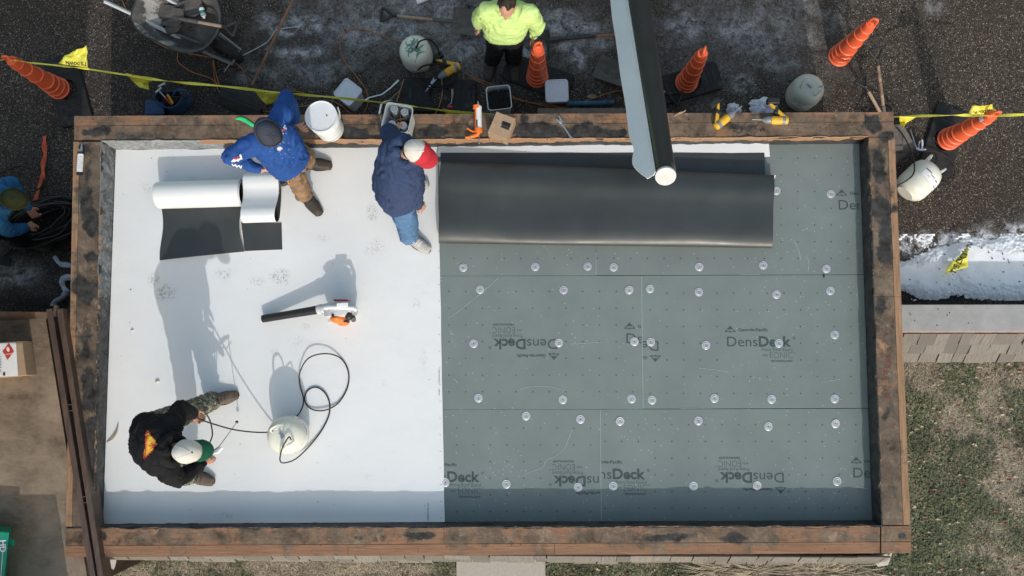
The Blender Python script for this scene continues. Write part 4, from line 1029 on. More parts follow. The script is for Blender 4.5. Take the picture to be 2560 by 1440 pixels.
# ---- wheelbarrow
wb = thing('wheelbarrow', 'grimy wheelbarrow with pale crust in its tray and a shovel lying in it', 'wheelbarrow', P(450, 80, 0))
rim = [P(x, y, .60) for x, y in cat_rom([(329, 48, 0), (334, 18, 0), (352, -22, 0), (400, -52, 0), (470, -55, 0), (522, -30, 0), (546, 10, 0), (551, 52, 0), (540, 88, 0), (515, 118, 0), (478, 131, 0), (440, 126, 0), (392, 104, 0), (348, 78, 0)], 6, True) for x, y in [(x, y)]] if False else [P(q[0], q[1], .60) for q in cat_rom([(329, 48, 0), (334, 18, 0), (352, -22, 0), (400, -52, 0), (470, -55, 0), (522, -30, 0), (546, 10, 0), (551, 52, 0), (540, 88, 0), (515, 118, 0), (478, 131, 0), (440, 126, 0), (392, 104, 0), (348, 78, 0)], 6, True)]
rc = sum(rim, Vector())/len(rim); bc = rc+Vector((.03, .0, -.27))
mb = MB(); rs = []
for k, z, f in ((1.0, 0, 0), (.97, -.004, 0), (.93, -.03, .1), (.84, -.11, .3), (.74, -.20, .7), (.66, -.25, .9), (.5, -.268, 1), (.25, -.272, 1), (.04, -.272, 1)):
    rs.append([rc+(p-rc)*k+Vector((.03*f, 0, z)) for p in rim])
mb.rings(rs, True, False); o = mb.build('tray', M['tray'], wb, smooth=60, solid=-.004)
attr(o, 'crust', lambda v: blob(v, [(375, 20, 32, 70, 1.1), (350, 70, 26, 20, .7), (420, 108, 30, 9, .9), (400, -30, 60, 30, .8)]))
mb = MB(); mb.tube(rim, .009, 8, closed=True); mb.build('rim', M['darkmetal'], wb)
for q in (((332, 36), (228, -12)), ((352, -40), (250, -92))):
    a, b = P(*q[0], .52), P(*q[1], .60); d = (b-a).normalized(); mb = MB(); mb.tube([a-d*.5+Vector((0, 0, -.12)), a, b-d*.12], .019, 4); o = mb.build('handle', M['lightgrey'], wb, smooth=0)
    mb = MB(); mb.tube([b-d*.14, b-d*.12, b], [.018, .021, .019], 10); mb.build('grip', M['plastic'], o)
for q in (((548, 84), (602, 126)), ((508, 128), (582, 160))):
    a, b = P(*q[0], .34), P(*q[1], .20); mb = MB(); mb.tube([a, b], .019, 4); mb.build('frame_bar', M['greymetal'], wb, smooth=0)
mb = MB(); mb.tube([P(600, 124, .20), P(581, 158, .20)], .012, 8); mb.tube([P(500, 60, .30), P(450, 90, .12), P(440, 100, .0)], .012, 8); mb.tube([P(440, 30, .30), P(420, 20, .12), P(410, 15, .0)], .012, 8); mb.build('axle_and_legs', M['greymetal'], wb)
wc = P(566, 128, .19); axd = (P(600, 124, .2)-P(581, 158, .2)).normalized(); Mw = frame(wc, Vector((0, 0, 1)), axd)
mb = MB(); mb.lathe([(.10, -.02), (.15, -.045), (.175, -.04), (.19, -.02), (.195, 0), (.19, .02), (.175, .04), (.15, .045), (.10, .02)], 36, Mw, caps=False); w_ = mb.build('wheel', M['rubber'], wb)
mb = MB(); mb.cyl(wc-axd*.02, wc+axd*.02, .105, n=30); mb.cyl(wc-axd*.06, wc+axd*.06, .025, n=12); mb.build('hub', M['darkmetal'], w_)
u = (P(590, 74, .70)-P(425, 30, .40)); a = P(588, 72, .69); b = P(412, 40, .36)
shovel('digging_shovel', 'D-handled shovel lying across the wheelbarrow tray', a, b, (.26, .21), scoop=.03)
t = thing('rubble', 'broken grey slab pieces lying in the wheelbarrow', 'rubble', P(440, 30, .36))
for px, py, sx, sy_, a in ((410, 28, .30, .16, -.3), (436, 70, .18, .12, .5), (480, 20, .26, .2, .1), (478, 100, .3, .03, -.4)):
    mb = MB(); p = P(px, py, .37); pts = [(-sx/2, -sy_/2*.7), (sx*.1, -sy_/2), (sx/2, -sy_*.2), (sx*.42, sy_/2), (-sx*.1, sy_*.42), (-sx/2, sy_*.3)]
    mb.prism(pts, 0, .03, M=Matrix.Translation(p) @ Rz(a) @ Matrix.Rotation(.12, 4, 'X')); mb.build('slab', M['tray'], t, bevel=.004)
for o in t.children: attr(o, 'crust', lambda v: .2)
t = thing('crumpled_bottle', 'small crumpled clear plastic bottle in the wheelbarrow', 'bottle', P(507, 32, .40))
mb = MB(); Mx = frame(P(507, 32, .42), P(511, 44, .42)-P(505, 22, .42)); mb.lathe([(.004, -.055), (.027, -.05), (.03, -.02), (.022, -.005), (.03, .012), (.028, .03), (.012, .05), (.012, .06)], 14, Mx @ Matrix.Rotation(R(90), 4, 'Y')); mb.build('body', M['pail'], t)
mb = MB(); mb.lathe([(.031, -.018), (.0315, 0), (.031, .012)], 14, Mx @ Matrix.Rotation(R(90), 4, 'Y'), caps=False); mb.build('label', M['green'], t)

# ---- tanks
def tank(label, base, axis, mat, d=.335, h=.40, handles=True, band=True, valve_a=0, group='round adhesive tanks'):
    """gas-bottle shaped tank: base centre, axis direction"""
    axis = Vector(axis).normalized(); t = thing('adhesive_tank', label, 'tank', base, 0, group)
    x = (Vector((math.cos(valve_a), math.sin(valve_a), 0))); x = (x-axis*x.dot(axis)).normalized(); Mx = frame((0, 0, 0), x, axis); Mx.translation = Vector(base)
    r = d/2; mb = MB()
    mb.lathe([(r*.55, 0), (r*.60, .012), (r*.8, .03), (r*.95, .065), (r, .11), (r, .17), (r*1.008, .175), (r*1.008, .182), (r, .187), (r, h-.12), (r*.965, h-.08), (r*.86, h-.04), (r*.68, h-.013), (r*.4, h-.002), (.02, h)], 40, Mx)
    b = mb.build('body', M[mat], t, smooth=50)
    if band:
        mb = MB(); n_ = 30
        mb.grid(lambda u, v: Mx @ Vector(((r*1.012-max(0, v-.75)*.01)*math.cos(u*4.6+1.2), (r*1.012-max(0, v-.75)*.01)*math.sin(u*4.6+1.2), h-.21+v*.10)), n_, 4); lb = mb.build('label_band', M['paper'], t, smooth=60)
        mb = MB()
        for k in range(26):
            uu = random.random(); vv = random.choice([.2, .35, .5, .65, .8]); ww = random.uniform(.02, .08); zz = random.choice([.004, .008, .012])
            mb.grid(lambda u, v: Mx @ Vector(((r*1.017)*math.cos((uu+u*ww)*4.5+1.2), (r*1.017)*math.sin((uu+u*ww)*4.5+1.2), h-.21+vv*.095+v*zz)), 3, 1)
        mb.build('label_print', M['ink'], lb, smooth=0, flip=False)
    if handles:
        for sgn in (-1, 1):
            mb = MB(); pts = [(sgn*.085, -.055, h-.02), (sgn*.092, -.05, h+.03), (sgn*.098, -.03, h+.075), (sgn*.10, 0, h+.085), (sgn*.098, .03, h+.075), (sgn*.092, .05, h+.03), (sgn*.085, .055, h-.02)]
            mb.tube([Mx @ Vector(p) for p in pts], .010, 8, smooth=4, flat=.6)
            mb.tube([Mx @ Vector(p) for p in ((sgn*.088, -.062, h-.025), (sgn*.088, 0, h-.006), (sgn*.088, .062, h-.025))], .012, 6, smooth=3, flat=.5)
            mb.build('handle', M[mat], t)
    mb = MB(); mb.cyl(Mx @ Vector((0, 0, h-.006)), Mx @ Vector((0, 0, h+.022)), .016, n=14); mb.cyl(Mx @ Vector((-.0, 0, h+.012)), Mx @ Vector((.045, 0, h+.016)), .009, n=10); mb.build('valve', M['steelgrey'], t)
    return t, Mx, h
def hose(name, label, pts, r, mat='hose', cat='hose', group=None, end=None, n=8):
    t = thing(name, label, cat, pts[0], 0, group) if end else None
    mb = MB(); mb.tube(pts, r, n, smooth=10)
    o = mb.build(name if not t else 'tube', M[mat], t)
    if not t: tag(o, label, cat, group)
    return t or o
PZ = lambda L_: [P(*q) for q in L_]
tt, Mt, th = tank('cream tank standing on the white membrane, hose fitted to its top', P(735, 1083, ZD+.008), (0, 0, 1), 'tank', valve_a=2.2, h=.36)
# its hose and spray gun
hp = PZ([(728, 1100, ZD+.43), (722, 1093, ZD+.46), (706, 1120, ZD+.46), (700, 1150, ZD+.36), (712, 1157, ZD+.2), (745, 1143, ZD+.05), (793, 1092, ZD+.02), (820, 1045, ZD+.016), (824, 1010, ZD+.018), (812, 982, ZD+.02), (790, 968, ZD+.016), (768, 978, ZD+.016), (762, 1002, ZD+.016), (778, 1022, ZD+.02), (810, 1026, ZD+.03), (845, 1008, ZD+.02), (868, 970, ZD+.016), (871, 930, ZD+.016), (852, 896, ZD+.02), (815, 884, ZD+.06), (772, 895, ZD+.08), (750, 930, ZD+.05), (750, 962, ZD+.02), (759, 1000, ZD+.045), (750, 1030, ZD+.03), (728, 1052, ZD+.04), (690, 1076, ZD+.05), (650, 1081, ZD+.16), (590, 1075, ZD+.34), (540, 1062, ZD+.50), (505, 1050, ZD+.60), (492, 1042, ZD+.62), (510, 1030, ZD+.54), (525, 1052, ZD+.36), (531, 1085, ZD+.34), (524, 1108, ZD+.46), (520, 1120, ZD+.58)])
hose('spray_hose', 'long black hose looped on the white membrane between the tank and the spray gun', hp, .0062)
sg = thing('spray_gun', 'silver spray gun with a long thin wand, held by the worker in the black hoodie', 'spray gun', P(532, 1132, ZD+.9))
mb = MB(); mb.tube(PZ([(548, 1116, ZD+.66), (592, 1056, ZD+.10)]), .0042, 8); o = mb.build('wand', M['steelgrey'], sg)
mb = MB(); mb.ell(P(592, 1055, ZD+.085), (.014, .014, .014)); mb.build('nozzle', M['darkmetal'], sg)
mb = MB(); mb.tube(PZ([(521, 1136, ZD+.66), (536, 1128, ZD+.68), (550, 1117, ZD+.67)]), [.011, .015, .009], 8); mb.tube(PZ([(528, 1133, ZD+.64), (545, 1132, ZD+.63), (557, 1119, ZD+.64)]), .005, 6); mb.build('body', M['steelgrey'], sg)
mb = MB(); mb.tube(PZ([(526, 1131, ZD+.67), (518, 1122, ZD+.60)]), .011, 8); mb.build('grip', M['plastic'], sg)

t1, m1, h1 = tank('pale tank streaked with green overspray, behind the shed', P(1047, 153, 0), (0, 0, 1), 'tank_green', valve_a=.5, handles=False, band=False)
mb = MB(); rg2 = random.Random(4)
for k in range(15):
    a = rg2.random()*6.28; L_ = rg2.uniform(.07, .155); pts = []
    for j in range(6):
        r_ = L_*j/5; z = .40+.004-.32*max(0, r_/.1675-.35)**2*.55; aa = a+.35*math.sin(j*1.3+k)
        pts.append(m1 @ Vector((r_*math.cos(aa), r_*math.sin(aa), z)))
    mb.tube(pts, [.016, .013, .010, .008, .006, .005], 6, flat=.35)
mb.build('green_overspray', M['slime'], t1)
tank('grey tank standing on the asphalt near the back right corner of the shed', P(1996, 247, 0), (0, 0, 1), 'tank_grey', valve_a=2.6)
b0 = P(2262, 484, .165); tp = P(2330, 420, .165)
tank('cream tank lying on its side beside the right end of the shed', b0, tp-b0, 'tank', valve_a=1.0)
# ---- hoses on the ground
hose('coiled_hose', 'black hose coiled over the rubber base and round the green streaked tank', PZ([(1041, 120, .42), (1050, 103, .46), (1075, 100, .4), (1096, 125, .2), (1095, 155, .05), (1060, 165, .3), (1042, 178, .1), (1070, 166, .12), (1110, 158, .1), (1136, 178, .08), (1132, 205, .08), (1100, 222, .08), (1064, 215, .08), (1046, 192, .08), (1060, 170, .1), (1095, 160, .11), (1128, 168, .1), (1130, 200, .1), (1100, 216, .09), (1066, 208, .09)]), .009)
hose('air_hose', 'black hose looping round the tank that lies on its side', PZ([(2236, 312, .2), (2262, 345, .22), (2282, 390, .25), (2285, 430, .35), (2268, 450, .36), (2240, 465, .33)]), .0075)
hose('air_hose', 'thin black hose curling right from the spray gun over the rubber base', PZ([(2240, 384, .1), (2290, 379, .12), (2340, 380, .09), (2375, 398, .07), (2387, 430, .04), (2375, 458, .03), (2350, 462, .05), (2332, 455, .12)]), .0065)
hose('air_hose', 'black hose behind the upper right corner of the shed, around the shovel shafts', PZ([(2140, 280, .02), (2160, 258, .05), (2190, 252, .12), (2225, 262, .1), (2250, 285, .05), (2262, 330, .05), (2290, 350, .08)]), .007)
hose('black_cable', 'thick black cable arcing round the crouching worker in the olive hat', PZ([(-40, 455, .02), (5, 430, .02), (50, 414, .02), (90, 425, .02), (108, 445, .02), (100, 470, .05), (70, 482, .1)]), .0085)
cg = 'heap of coiled black cable left of the shed'
cc = P(125, 560, 0)
for k in range(26):
    pts = []; f = random.uniform(.75, 1.15); ox, oy = random.uniform(-.1, .1), random.uniform(-.05, .05); z0 = .02+k*.007; tl_ = random.uniform(-.15, .15)
    for j in range(11):
        a = 2*math.pi*j/11
        pts.append(cc+Vector((ox+.36*f*math.cos(a)+.03*random.uniform(-1, 1), oy+.19*f*math.sin(a)+.10*math.cos(a)+.02*random.uniform(-1, 1), z0+tl_*.1*math.sin(a))))
    if k == 0: mbc = MB()
    mbc.tube(pts, .0095, 6, smooth=4, closed=True)
tag(mbc.build('coiled_cable', M['hose']), 'tangled heap of black cable coils left of the shed', 'cable')
hose('black_cable', 'black cable running from the heap of coils towards the lower left', PZ([(150, 520, .12), (100, 540, .18), (50, 590, .1), (20, 630, .02), (-30, 680, .01)]), .009)
# extension cords
CO = [('extension cord looping from the wheelbarrow round behind the worker in blue', [(300, -10, .01), (328, 45, .02), (370, 92, .01), (430, 124, .02), (520, 142, .01), (580, 152, .01), (612, 185, .01), (616, 230, .02), (600, 252, .02), (560, 240, .01), (540, 210, .01), (533, 150, .01), (550, 215, .012), (590, 258, .01), (640, 275, .01), (700, 282, .01)]),
      ('extension cord curving from under the wheelbarrow towards the broom', [(445, 130, .01), (446, 155, .01), (480, 180, .01), (530, 198, .01), (570, 238, .012), (610, 252, .01), (660, 262, .02), (720, 230, .03), (760, 232, .01)]),
      ('extension cord making a wide loop left of the green streaked tank', [(1015, 108, .01), (960, 92, .01), (910, 74, .01), (868, 76, .01), (850, 110, .01), (860, 150, .01), (890, 190, .01), (915, 225, .01), (920, 255, .01), (908, 285, .01)]),
      ('extension cord between the white bucket and the square lidded pail', [(740, 268, .01), (780, 262, .01), (815, 250, .01), (850, 262, .01), (880, 285, .01), (910, 290, .01)]),
      ('extension cord draped over the empty rubber cone base', [(1084, 136, .01), (1112, 158, .02), (1104, 185, .08), (1106, 230, .07), (1098, 265, .07), (1085, 290, .02)]),
      ('pair of extension cords trailing right from the orange reciprocating saw', [(1160, 182, .06), (1190, 196, .01), (1240, 215, .01), (1290, 245, .02), (1350, 262, .015), (1410, 268, .012), (1470, 250, .02), (1540, 228, .03), (1575, 235, .02), (1560, 260, .02), (1600, 268, .02)]),
      ('wavy orange extension cord running along the back wall of the shed', [(1176, 194, .01), (1230, 220, .012), (1280, 245, .015), (1340, 258, .02), (1380, 262, .015), (1410, 278, .02), (1430, 272, .02), (1450, 275, .02), (1480, 281, .02), (1500, 274, .02), (1530, 273, .02), (1555, 280, .02), (1590, 285, .02)])]
for l, pts in CO: hose('extension_cord', l, PZ(pts), .0062, 'cord', 'cord', 'orange brown extension cords on the asphalt')
hose('extension_cord', 'thin white cord lying over the rake handle near the wheelbarrow', PZ([(562, 178, .01), (580, 155, .02), (620, 132, .01), (668, 105, .02), (690, 75, .10), (715, 70, .10), (748, 66, .01)]), .0045, 'cordw', 'cord')
# reciprocating saw, drills
def power_tool(name, label, loc, rz, roll=0, bit=.10, scale=1, batt=True, mat='toolyellow'):
    """cordless tool lying on its side: barrel along x, handle along -y"""
    t = thing(name, label, 'power tool', loc, rz)
    M0 = Matrix.Translation((0, 0, .035*scale)) @ Matrix.Rotation(R(90), 4, 'Y')
    s = scale; mb = MB()
    mb.lathe([(.018*s, -.085*s), (.030*s, -.078*s), (.033*s, -.03*s), (.033*s, .03*s), (.028*s, .05*s)], 18, M0)
    mb.rings([[Vector(((-.055+.022*k)*s+.0*s+j[0]*s*(.022-.002*k), (-.02-.022*k)*s, .035*s+j[1]*s*(.02-.001*k))) for j in ((-1, -1), (1, -1), (1, 1), (-1, 1))] for k in (0, 1, 2, 3, 4, 5)])
    mb.build('body', M[mat], t, world=False, smooth=50, bevel=.004)
    mb = MB(); mb.lathe([(.029*s, .052*s), (.030*s, .075*s), (.022*s, .10*s), (.012*s, .115*s)], 18, M0); mb.lathe([(.0342*s, -.06*s), (.0345*s, -.035*s)], 18, M0); mb.build('chuck', M['greymetal'], t, world=False)
    mb = MB(); mb.lathe([(.004*s, .11*s), (.004*s, .11*s+bit)], 8, M0); mb.build('bit', M['steelgrey'], t, world=False)
    mb = MB(); mb.box((.055*s-.045*s, -.075*s, .035*s), (.030*s, .055*s, .046*s), Matrix.Rotation(R(-12), 3, 'Z'))
    mb.box((.035*s, -.150*s, .035*s), (.095*s, .045*s, .058*s)); mb.build('grip', M['plastic'], t, world=False, bevel=.008)
    mb = MB(); mb.box((.0*s, -.04*s, .035*s), (.012*s, .03*s, .018*s)); mb.build('trigger', M['ink_black'], t, world=False, bevel=.003)
    return t
power_tool('cordless_drill', 'left of the two yellow cordless drills on the back ledge, pointing up right', P(1806, 305, ZL+.002), ang((1800, 312), (1850, 272)), bit=.09, scale=1.15).scale = (1, -1, 1)
tdr = power_tool('cordless_drill', 'right of the two yellow cordless drills on the back ledge, pointing left', P(1940, 304, ZL+.002), R(178), bit=.10, scale=1.15)
power_tool('reciprocating_saw', 'muddy orange reciprocating saw on the asphalt beside the empty cone base', P(1128, 180, .04), R(-150), bit=.0, scale=1.35, mat='toolyellow')
t = thing('drywall_saw', 'short hand saw with pale blade lying on the empty cone base', 'saw', P(1085, 205, .06))
mb = MB(); a, b = P(1062, 232, .07), P(1088, 196, .09); d = (b-a).normalized(); s_ = Vector((-d.y, d.x, 0)).normalized()
mb.rings([[a, a+Vector((0, 0, .002))], [b-s_*.018, b-s_*.018+Vector((0, 0, .002))], [b+s_*.018, b+s_*.018+Vector((0, 0, .002))]], False, False); mb.v = []; mb.f = []; mb.m = []
mb.add([a, b-s_*.02, b+s_*.02, a+Vector((0, 0, .003)), b-s_*.02+Vector((0, 0, .003)), b+s_*.02+Vector((0, 0, .003))], [(0, 2, 1), (3, 4, 5), (0, 1, 4, 3), (1, 2, 5, 4), (2, 0, 3, 5)]); mb.build('blade', M['steelgrey'], t, smooth=0)
mb = MB(); mb.tube([b-d*.01, b+d*.06, b+d*.12], [.014, .018, .015], 8); mb.build('handle', M['plastic'], t)
t = thing('seam_roller', 'small seam roller with pale wooden handle on the empty cone base', 'roller', P(1131, 250, .06))
mb = MB(); mb.tube(PZ([(1131, 223, .08), (1131, 235, .08), (1130, 246, .08)]), [.012, .014, .011], 10); mb.build('handle', M['handle'], t)
mb = MB(); mb.tube(PZ([(1130, 246, .08), (1128, 258, .08), (1122, 262, .08)]), .005, 6); mb.build('fork', M['steelgrey'], t)
mb = MB(); mb.cyl(P(1119, 267, .075), P(1131, 268, .075), .016, n=16); mb.build('wheel', M['red'], t)
t = thing('metal_rod', 'thin dark metal rod between the green streaked tank and the saw', 'rod', P(1050, 180, .05)); mb = MB(); mb.tube(PZ([(1001, 188, .12), (1100, 174, .14)]), .006, 8); mb.build('rod', M['darkmetal'], t)
mb = MB(); mb.ell(P(1001, 188, .12), (.009, .009, .009)); mb.build('tip', M['darkmetal'], t)
for l, q in (('longer of two thin wooden stakes left of the empty cone base', [(991, 255, .03), (1010, 198, .02)]), ('shorter of two thin wooden stakes left of the empty cone base', [(969, 255, .02), (1000, 226, .02)])):
    mb = MB(); mb.tube(PZ(q), .006, 4); tag(mb.build('wooden_stake', M['handle'], smooth=0), l, 'stake')
# ---- pails
def square_pail(label, loc, rz, w_=.25, h_=.33, mat='grey_pail', lid=False, group='square plastic pails', mats='grey_pail'):
    t = thing('square_pail', label, 'pail', loc, rz, group)
    def sq(s_, z, r=.035, n=5):
        o = []
        for cx, cy, a0 in ((1, 1, 0), (-1, 1, 90), (-1, -1, 180), (1, -1, 270)):
            for k in range(n+1):
                a = R(a0+90*k/n); o.append(Vector((cx*(s_/2-r)+r*math.cos(a), cy*(s_/2-r)+r*math.sin(a), z)))
        return o
    mb = MB()
    if lid:
        mb.rings([sq(w_*.82, 0), sq(w_*.9, h_-.03)], True, True)
        mb.build('body', M[mat], t, world=False)
        mb = MB(); mb.rings([sq(w_*.97, h_-.035), sq(w_*1.02, h_-.03), sq(w_*1.02, h_-.004), sq(w_*.985, h_), sq(w_*.93, h_), sq(w_*.91, h_-.006)]); mb.build('lid', M[mats], t, world=False, smooth=40)
    else:
        mb.rings([sq(w_*.82, 0), sq(w_*.96, h_-.03), sq(w_*1.0, h_-.03), sq(w_*1.02, h_-.015), sq(w_*1.02, h_), sq(w_*.965, h_), sq(w_*.94, h_-.02), sq(w_*.80, .01)], True, True)
        mb.build('body', M[mat], t, world=False, smooth=40)
    return t
def bail(t, pts, gr=None):
    mb = MB(); mb.tube([Vector(p) for p in pts], .0028, 6, smooth=6); o = mb.build('bail_handle', M['steelgrey'], t)
    if gr: m2 = MB(); m2.tube([Vector(g_) for g_ in gr], .0085, 8); m2.build('grip', M['pail'], o)
t = square_pail('square pail with its lid on, standing turned behind the shed', P(884, 252, 0), R(-38), w_=.225, h_=.30, lid=True)
bail(t, PZ([(838, 250, .27), (862, 292, .18), (905, 285, .22), (925, 268, .27)]), PZ([(905, 291, .18), (930, 270, .24)]))
mb = MB(); mb.tube(PZ([(915, 224, .28), (920, 210, .25), (938, 188, .2), (944, 165, .18), (947, 138, .15)]), [.010, .007, .007, .008, .011], 6, smooth=0, flat=.5); mb.build('tear_strip', M['pail'], t)
t = square_pail('open square pail full of dark nails behind the ledge', P(1250, 268, 0), R(6), w_=.25, h_=.33)
mb = MB(); rr = random.Random(2)
for i in range(330):
    c_ = Vector((rr.uniform(-.10, .10), rr.uniform(-.10, .10), rr.uniform(.235, .285))); a = rr.random()*6.28; d = Vector((math.cos(a)*.028, math.sin(a)*.028, rr.uniform(-.012, .012)))
    mb.cyl(c_-d, c_+d, .0022, n=4)
mb.box((0, 0, .225), (.19, .19, .03)); tag(mb.build('nails', M['hose'], t, world=False), kind='stuff')
square_pail('closed square pail with a pale lid standing near the middle cone base', P(1391, 237, 0), R(2), w_=.24, h_=.14, lid=True)
tp_ = square_pail('open square pail of caulk cans standing on the back ledge', P(1007, 320, ZL), R(-12), w_=.24, h_=.33, mat='pail')
bail(tp_, PZ([(962, 318, ZL+.30), (950, 300, ZL+.28), (945, 284, ZL+.27), (950, 264, ZL+.28), (972, 254, ZL+.30)]), PZ([(946, 294, ZL+.275), (946, 270, ZL+.275)]))
for k, (x, y) in enumerate(((984, 272), (1014, 279), (977, 310), (1010, 313))):
    p = P(x, y, ZL+.315); t = thing('caulk_can', 'white capped can in the square pail on the ledge, ' + ['back left', 'back right', 'front left', 'front right'][k] + ' of four', 'can', (p.x, p.y, ZL+.02), 0, 'four cans in the pail on the ledge')
    q = P(1007, 316, ZL+.02); bx = Vector((q.x+(p.x-q.x)*.85, q.y+(p.y-q.y)*.7, ZL+.02)); dd = p-bx; M0 = frame((0, 0, 0), Vector((1, 0, 0)), dd); M0.translation = bx
    mb = MB(); mb.lathe([(.029, 0), (.031, .006), (.031, dd.length-.03), (.028, dd.length-.02)], 20, M0); mb.build('body', M['pail'], t)
    mb = MB(); mb.lathe([(.030, dd.length-.028), (.033, dd.length-.02), (.033, dd.length-.004), (.028, dd.length), (.022, dd.length-.001), (.021, dd.length-.006), (.013, dd.length-.006), (.012, dd.length), (.006, dd.length)], 20, M0); mb.build('cap', M['lightgrey'], t)
t = thing('cardboard_divider', 'crossed cardboard dividers in the square pail on the ledge', 'divider', P(1005, 310, ZL+.02))
mb = MB()
for a, b in (((973, 290), (1010, 316)), ((1000, 264), (1001, 318)), ((971, 306), (1023, 291)), ((988, 262), (1020, 300))):
    A, B = P(*a, ZL+.29), P(*b, ZL+.29); c_ = (A+B)/2; d = (B-A); mb.box((c_.x, c_.y, ZL+.19), (d.length*.86, .003, .20), Rz(math.atan2(d.y, d.x)).to_3x3())
mb.build('card', M['card'], t, smooth=0)
# ---- round white bucket on the ledge
bk = thing('round_bucket', 'round white lidded bucket on the back ledge, held by the worker in blue', 'bucket', P(828, 318, ZL), 0)
BL = P(826, 322, ZL+.003); tilt = Vector((-.04, .03, 1)).normalized(); M0 = frame((0, 0, 0), Vector((1, 0, 0)), tilt); M0.translation = BL
mb = MB(); mb.lathe([(.120, 0), (.124, .004), (.1325, .24), (.1375, .245), (.1375, .252), (.1335, .255), (.1345, .285), (.1395, .29), (.1395, .297), (.1355, .30), (.137, .34)], 44, M0); mb.build('body', M['pail'], bk)
mb = MB(); mb.lathe([(.1385, .325), (.1425, .328), (.1435, .352), (.140, .358), (.134, .358), (.131, .350), (.05, .349), (.001, .349)], 44, M0); mb.build('lid', M['pail'], bk)
mb = MB(); mb.tube([M0 @ Vector(p) for p in ((.144, 0, .27), (.15, -.06, .20), (.12, -.12, .17), (.04, -.165, .15), (-.03, -.16, .17))], .0026, 6, smooth=6); mb.tube([M0 @ Vector(p) for p in ((.146, .01, .26), (.15, .05, .31), (.14, .09, .335))], .009, 6); mb.build('bail_handle', M['steelgrey'], bk)
mb = MB(); mb.ell(M0 @ Vector((.05, .01, .352)), (.010, .005, .003), Matrix.Rotation(-.8, 3, 'Z')); mb.build('tar_blot', M['ink_black'], bk)
# ---- small things on the ledge
t = thing('caulking_gun', 'orange caulking gun with a white cartridge on the back ledge', 'caulking gun', P(1194, 308, ZL))
z = ZL+.04
mb = MB(); mb.tube(PZ([(1196, 270, z), (1197, 322, z)]), .0295, 16); o = mb.build('cartridge', M['paper'], t)
mb = MB(); mb.tube(PZ([(1195, 254, z), (1196, 268, z)]), [.005, .012], 10); mb.tube(PZ([(1196, 266, z), (1196, 270, z)]), .031, 16); mb.build('nozzle', M['lightgrey'], t)
mb = MB(); mb.tube(PZ([(1190, 268, z), (1190, 322, z)]), .013, 8, flat=2); mb.tube(PZ([(1192, 264, z), (1192, 272, z)]), .036, 14); mb.tube(PZ([(1196, 321, z), (1196, 330, z)]), .036, 14)
mb.tube(PZ([(1196, 330, z), (1192, 338, z), (1175, 343, z), (1163, 344, z)]), [.022, .018, .013, .010], 8); mb.tube(PZ([(1192, 332, z-.01), (1180, 328, z-.01), (1168, 321, z-.01)]), [.012, .009, .007], 8); mb.build('frame', M['orange'], t)
mb = MB(); mb.tube(PZ([(1197, 328, z), (1198, 356, z)]), .004, 6); mb.tube(PZ([(1198, 352, z), (1199, 360, z-.02), (1196, 358, z-.03)]), .004, 6); mb.build('plunger', M['steelgrey'], t)
mb = MB(); mb.tube(PZ([(1195, 300, z+.0292), (1197, 300, z+.0292)]), .002, 4); mb.grid(lambda u, v: P(1190+4*u, 300+20*v, z+.031), 1, 1); mb.build('label_print', M['ink'], o)
t = thing('cardboard_box', 'small worn cardboard box with one flap torn open on the back ledge', 'box', P(1256, 328, ZL), R(-22))
L_, W_, H_ = .185, .205, .19
mb = MB(); mb.box((0, 0, H_/2), (L_, W_, H_)); mb.build('carton', M['card'], t, world=False, smooth=0, bevel=.003)
mb = MB(); mb.box((-.050, .02, H_+.004), (.075, .15, .003), Matrix.Rotation(.03, 3, 'Y')); mb.box((-.055, .0, H_+.0075), (.016, .012, .001), Matrix.Rotation(.9, 3, 'Z')); mb.build('top_flap', M['card'], t, world=False, smooth=0)
mb = MB(); mb.box((.036, .012, H_+.001), (.075, .062, .002)); mb.build('opening', M['ink_black'], t, world=False, smooth=0)
mb = MB(); mb.tube([(.004, .010, H_+.004), (.070, .010, H_+.004)], .017, 14); mb.build('black_tube_inside', M['hose'], t, world=False)
mb = MB()
for k in range(3): mb.box((.02+.014*k, -W_/2-.001, .05), (.009, .001, .016))
mb.build('printed_symbols', M['ink_black'], t, world=False, smooth=0)
t = thing('adjustable_wrench', 'silver adjustable wrench lying on the back ledge', 'wrench', P(1412, 315, ZL))
z = ZL+.012; a, b = P(1403, 306, z), P(1428, 345, z); d = (b-a).normalized(); s_ = Vector((-d.y, d.x, 0))
mb = MB(); mb.tube([a, a.lerp(b, .4), a.lerp(b, .85), b], [.011, .008, .009, .013], 10, flat=.55); mb.lathe([(.013, -.005), (.013, .005)], 16, Matrix.Translation(b)); mb.build('handle', M['steelgrey'], t)
mb = MB(); mb.ell(a-d*.012, (.022, .022, .008)); mb.box(a-d*.045+s_*.012, (.04, .014, .012), Rz(math.atan2(d.y, d.x)).to_3x3()); mb.box(a-d*.035-s_*.016, (.03, .012, .012), Rz(math.atan2(d.y, d.x)).to_3x3()); mb.build('jaws', M['steelgrey'], t, bevel=.002)
mb = MB(); mb.cyl(a+d*.004-s_*.008, a+d*.004+s_*.004, .006, n=10); mb.build('thumb_wheel', M['darkmetal'], t)
mb = MB(); mb.tube(PZ([(590, 297, ZL+.006), (600, 296, ZL+.012), (612, 300, ZL+.01), (626, 309, ZL+.012), (640, 318, ZL+.006)]), [.008, .016, .018, .017, .014], 8, flat=.5); tag(mb.build('utility_knife', M['bright_green']), 'bright green plastic knife handle on the ledge beside the worker in blue', 'knife')
t = thing('caulk_tube', 'white caulk tube with black ends lying on the left ledge', 'caulk tube', P(201, 410, ZL)); z = ZL+.026
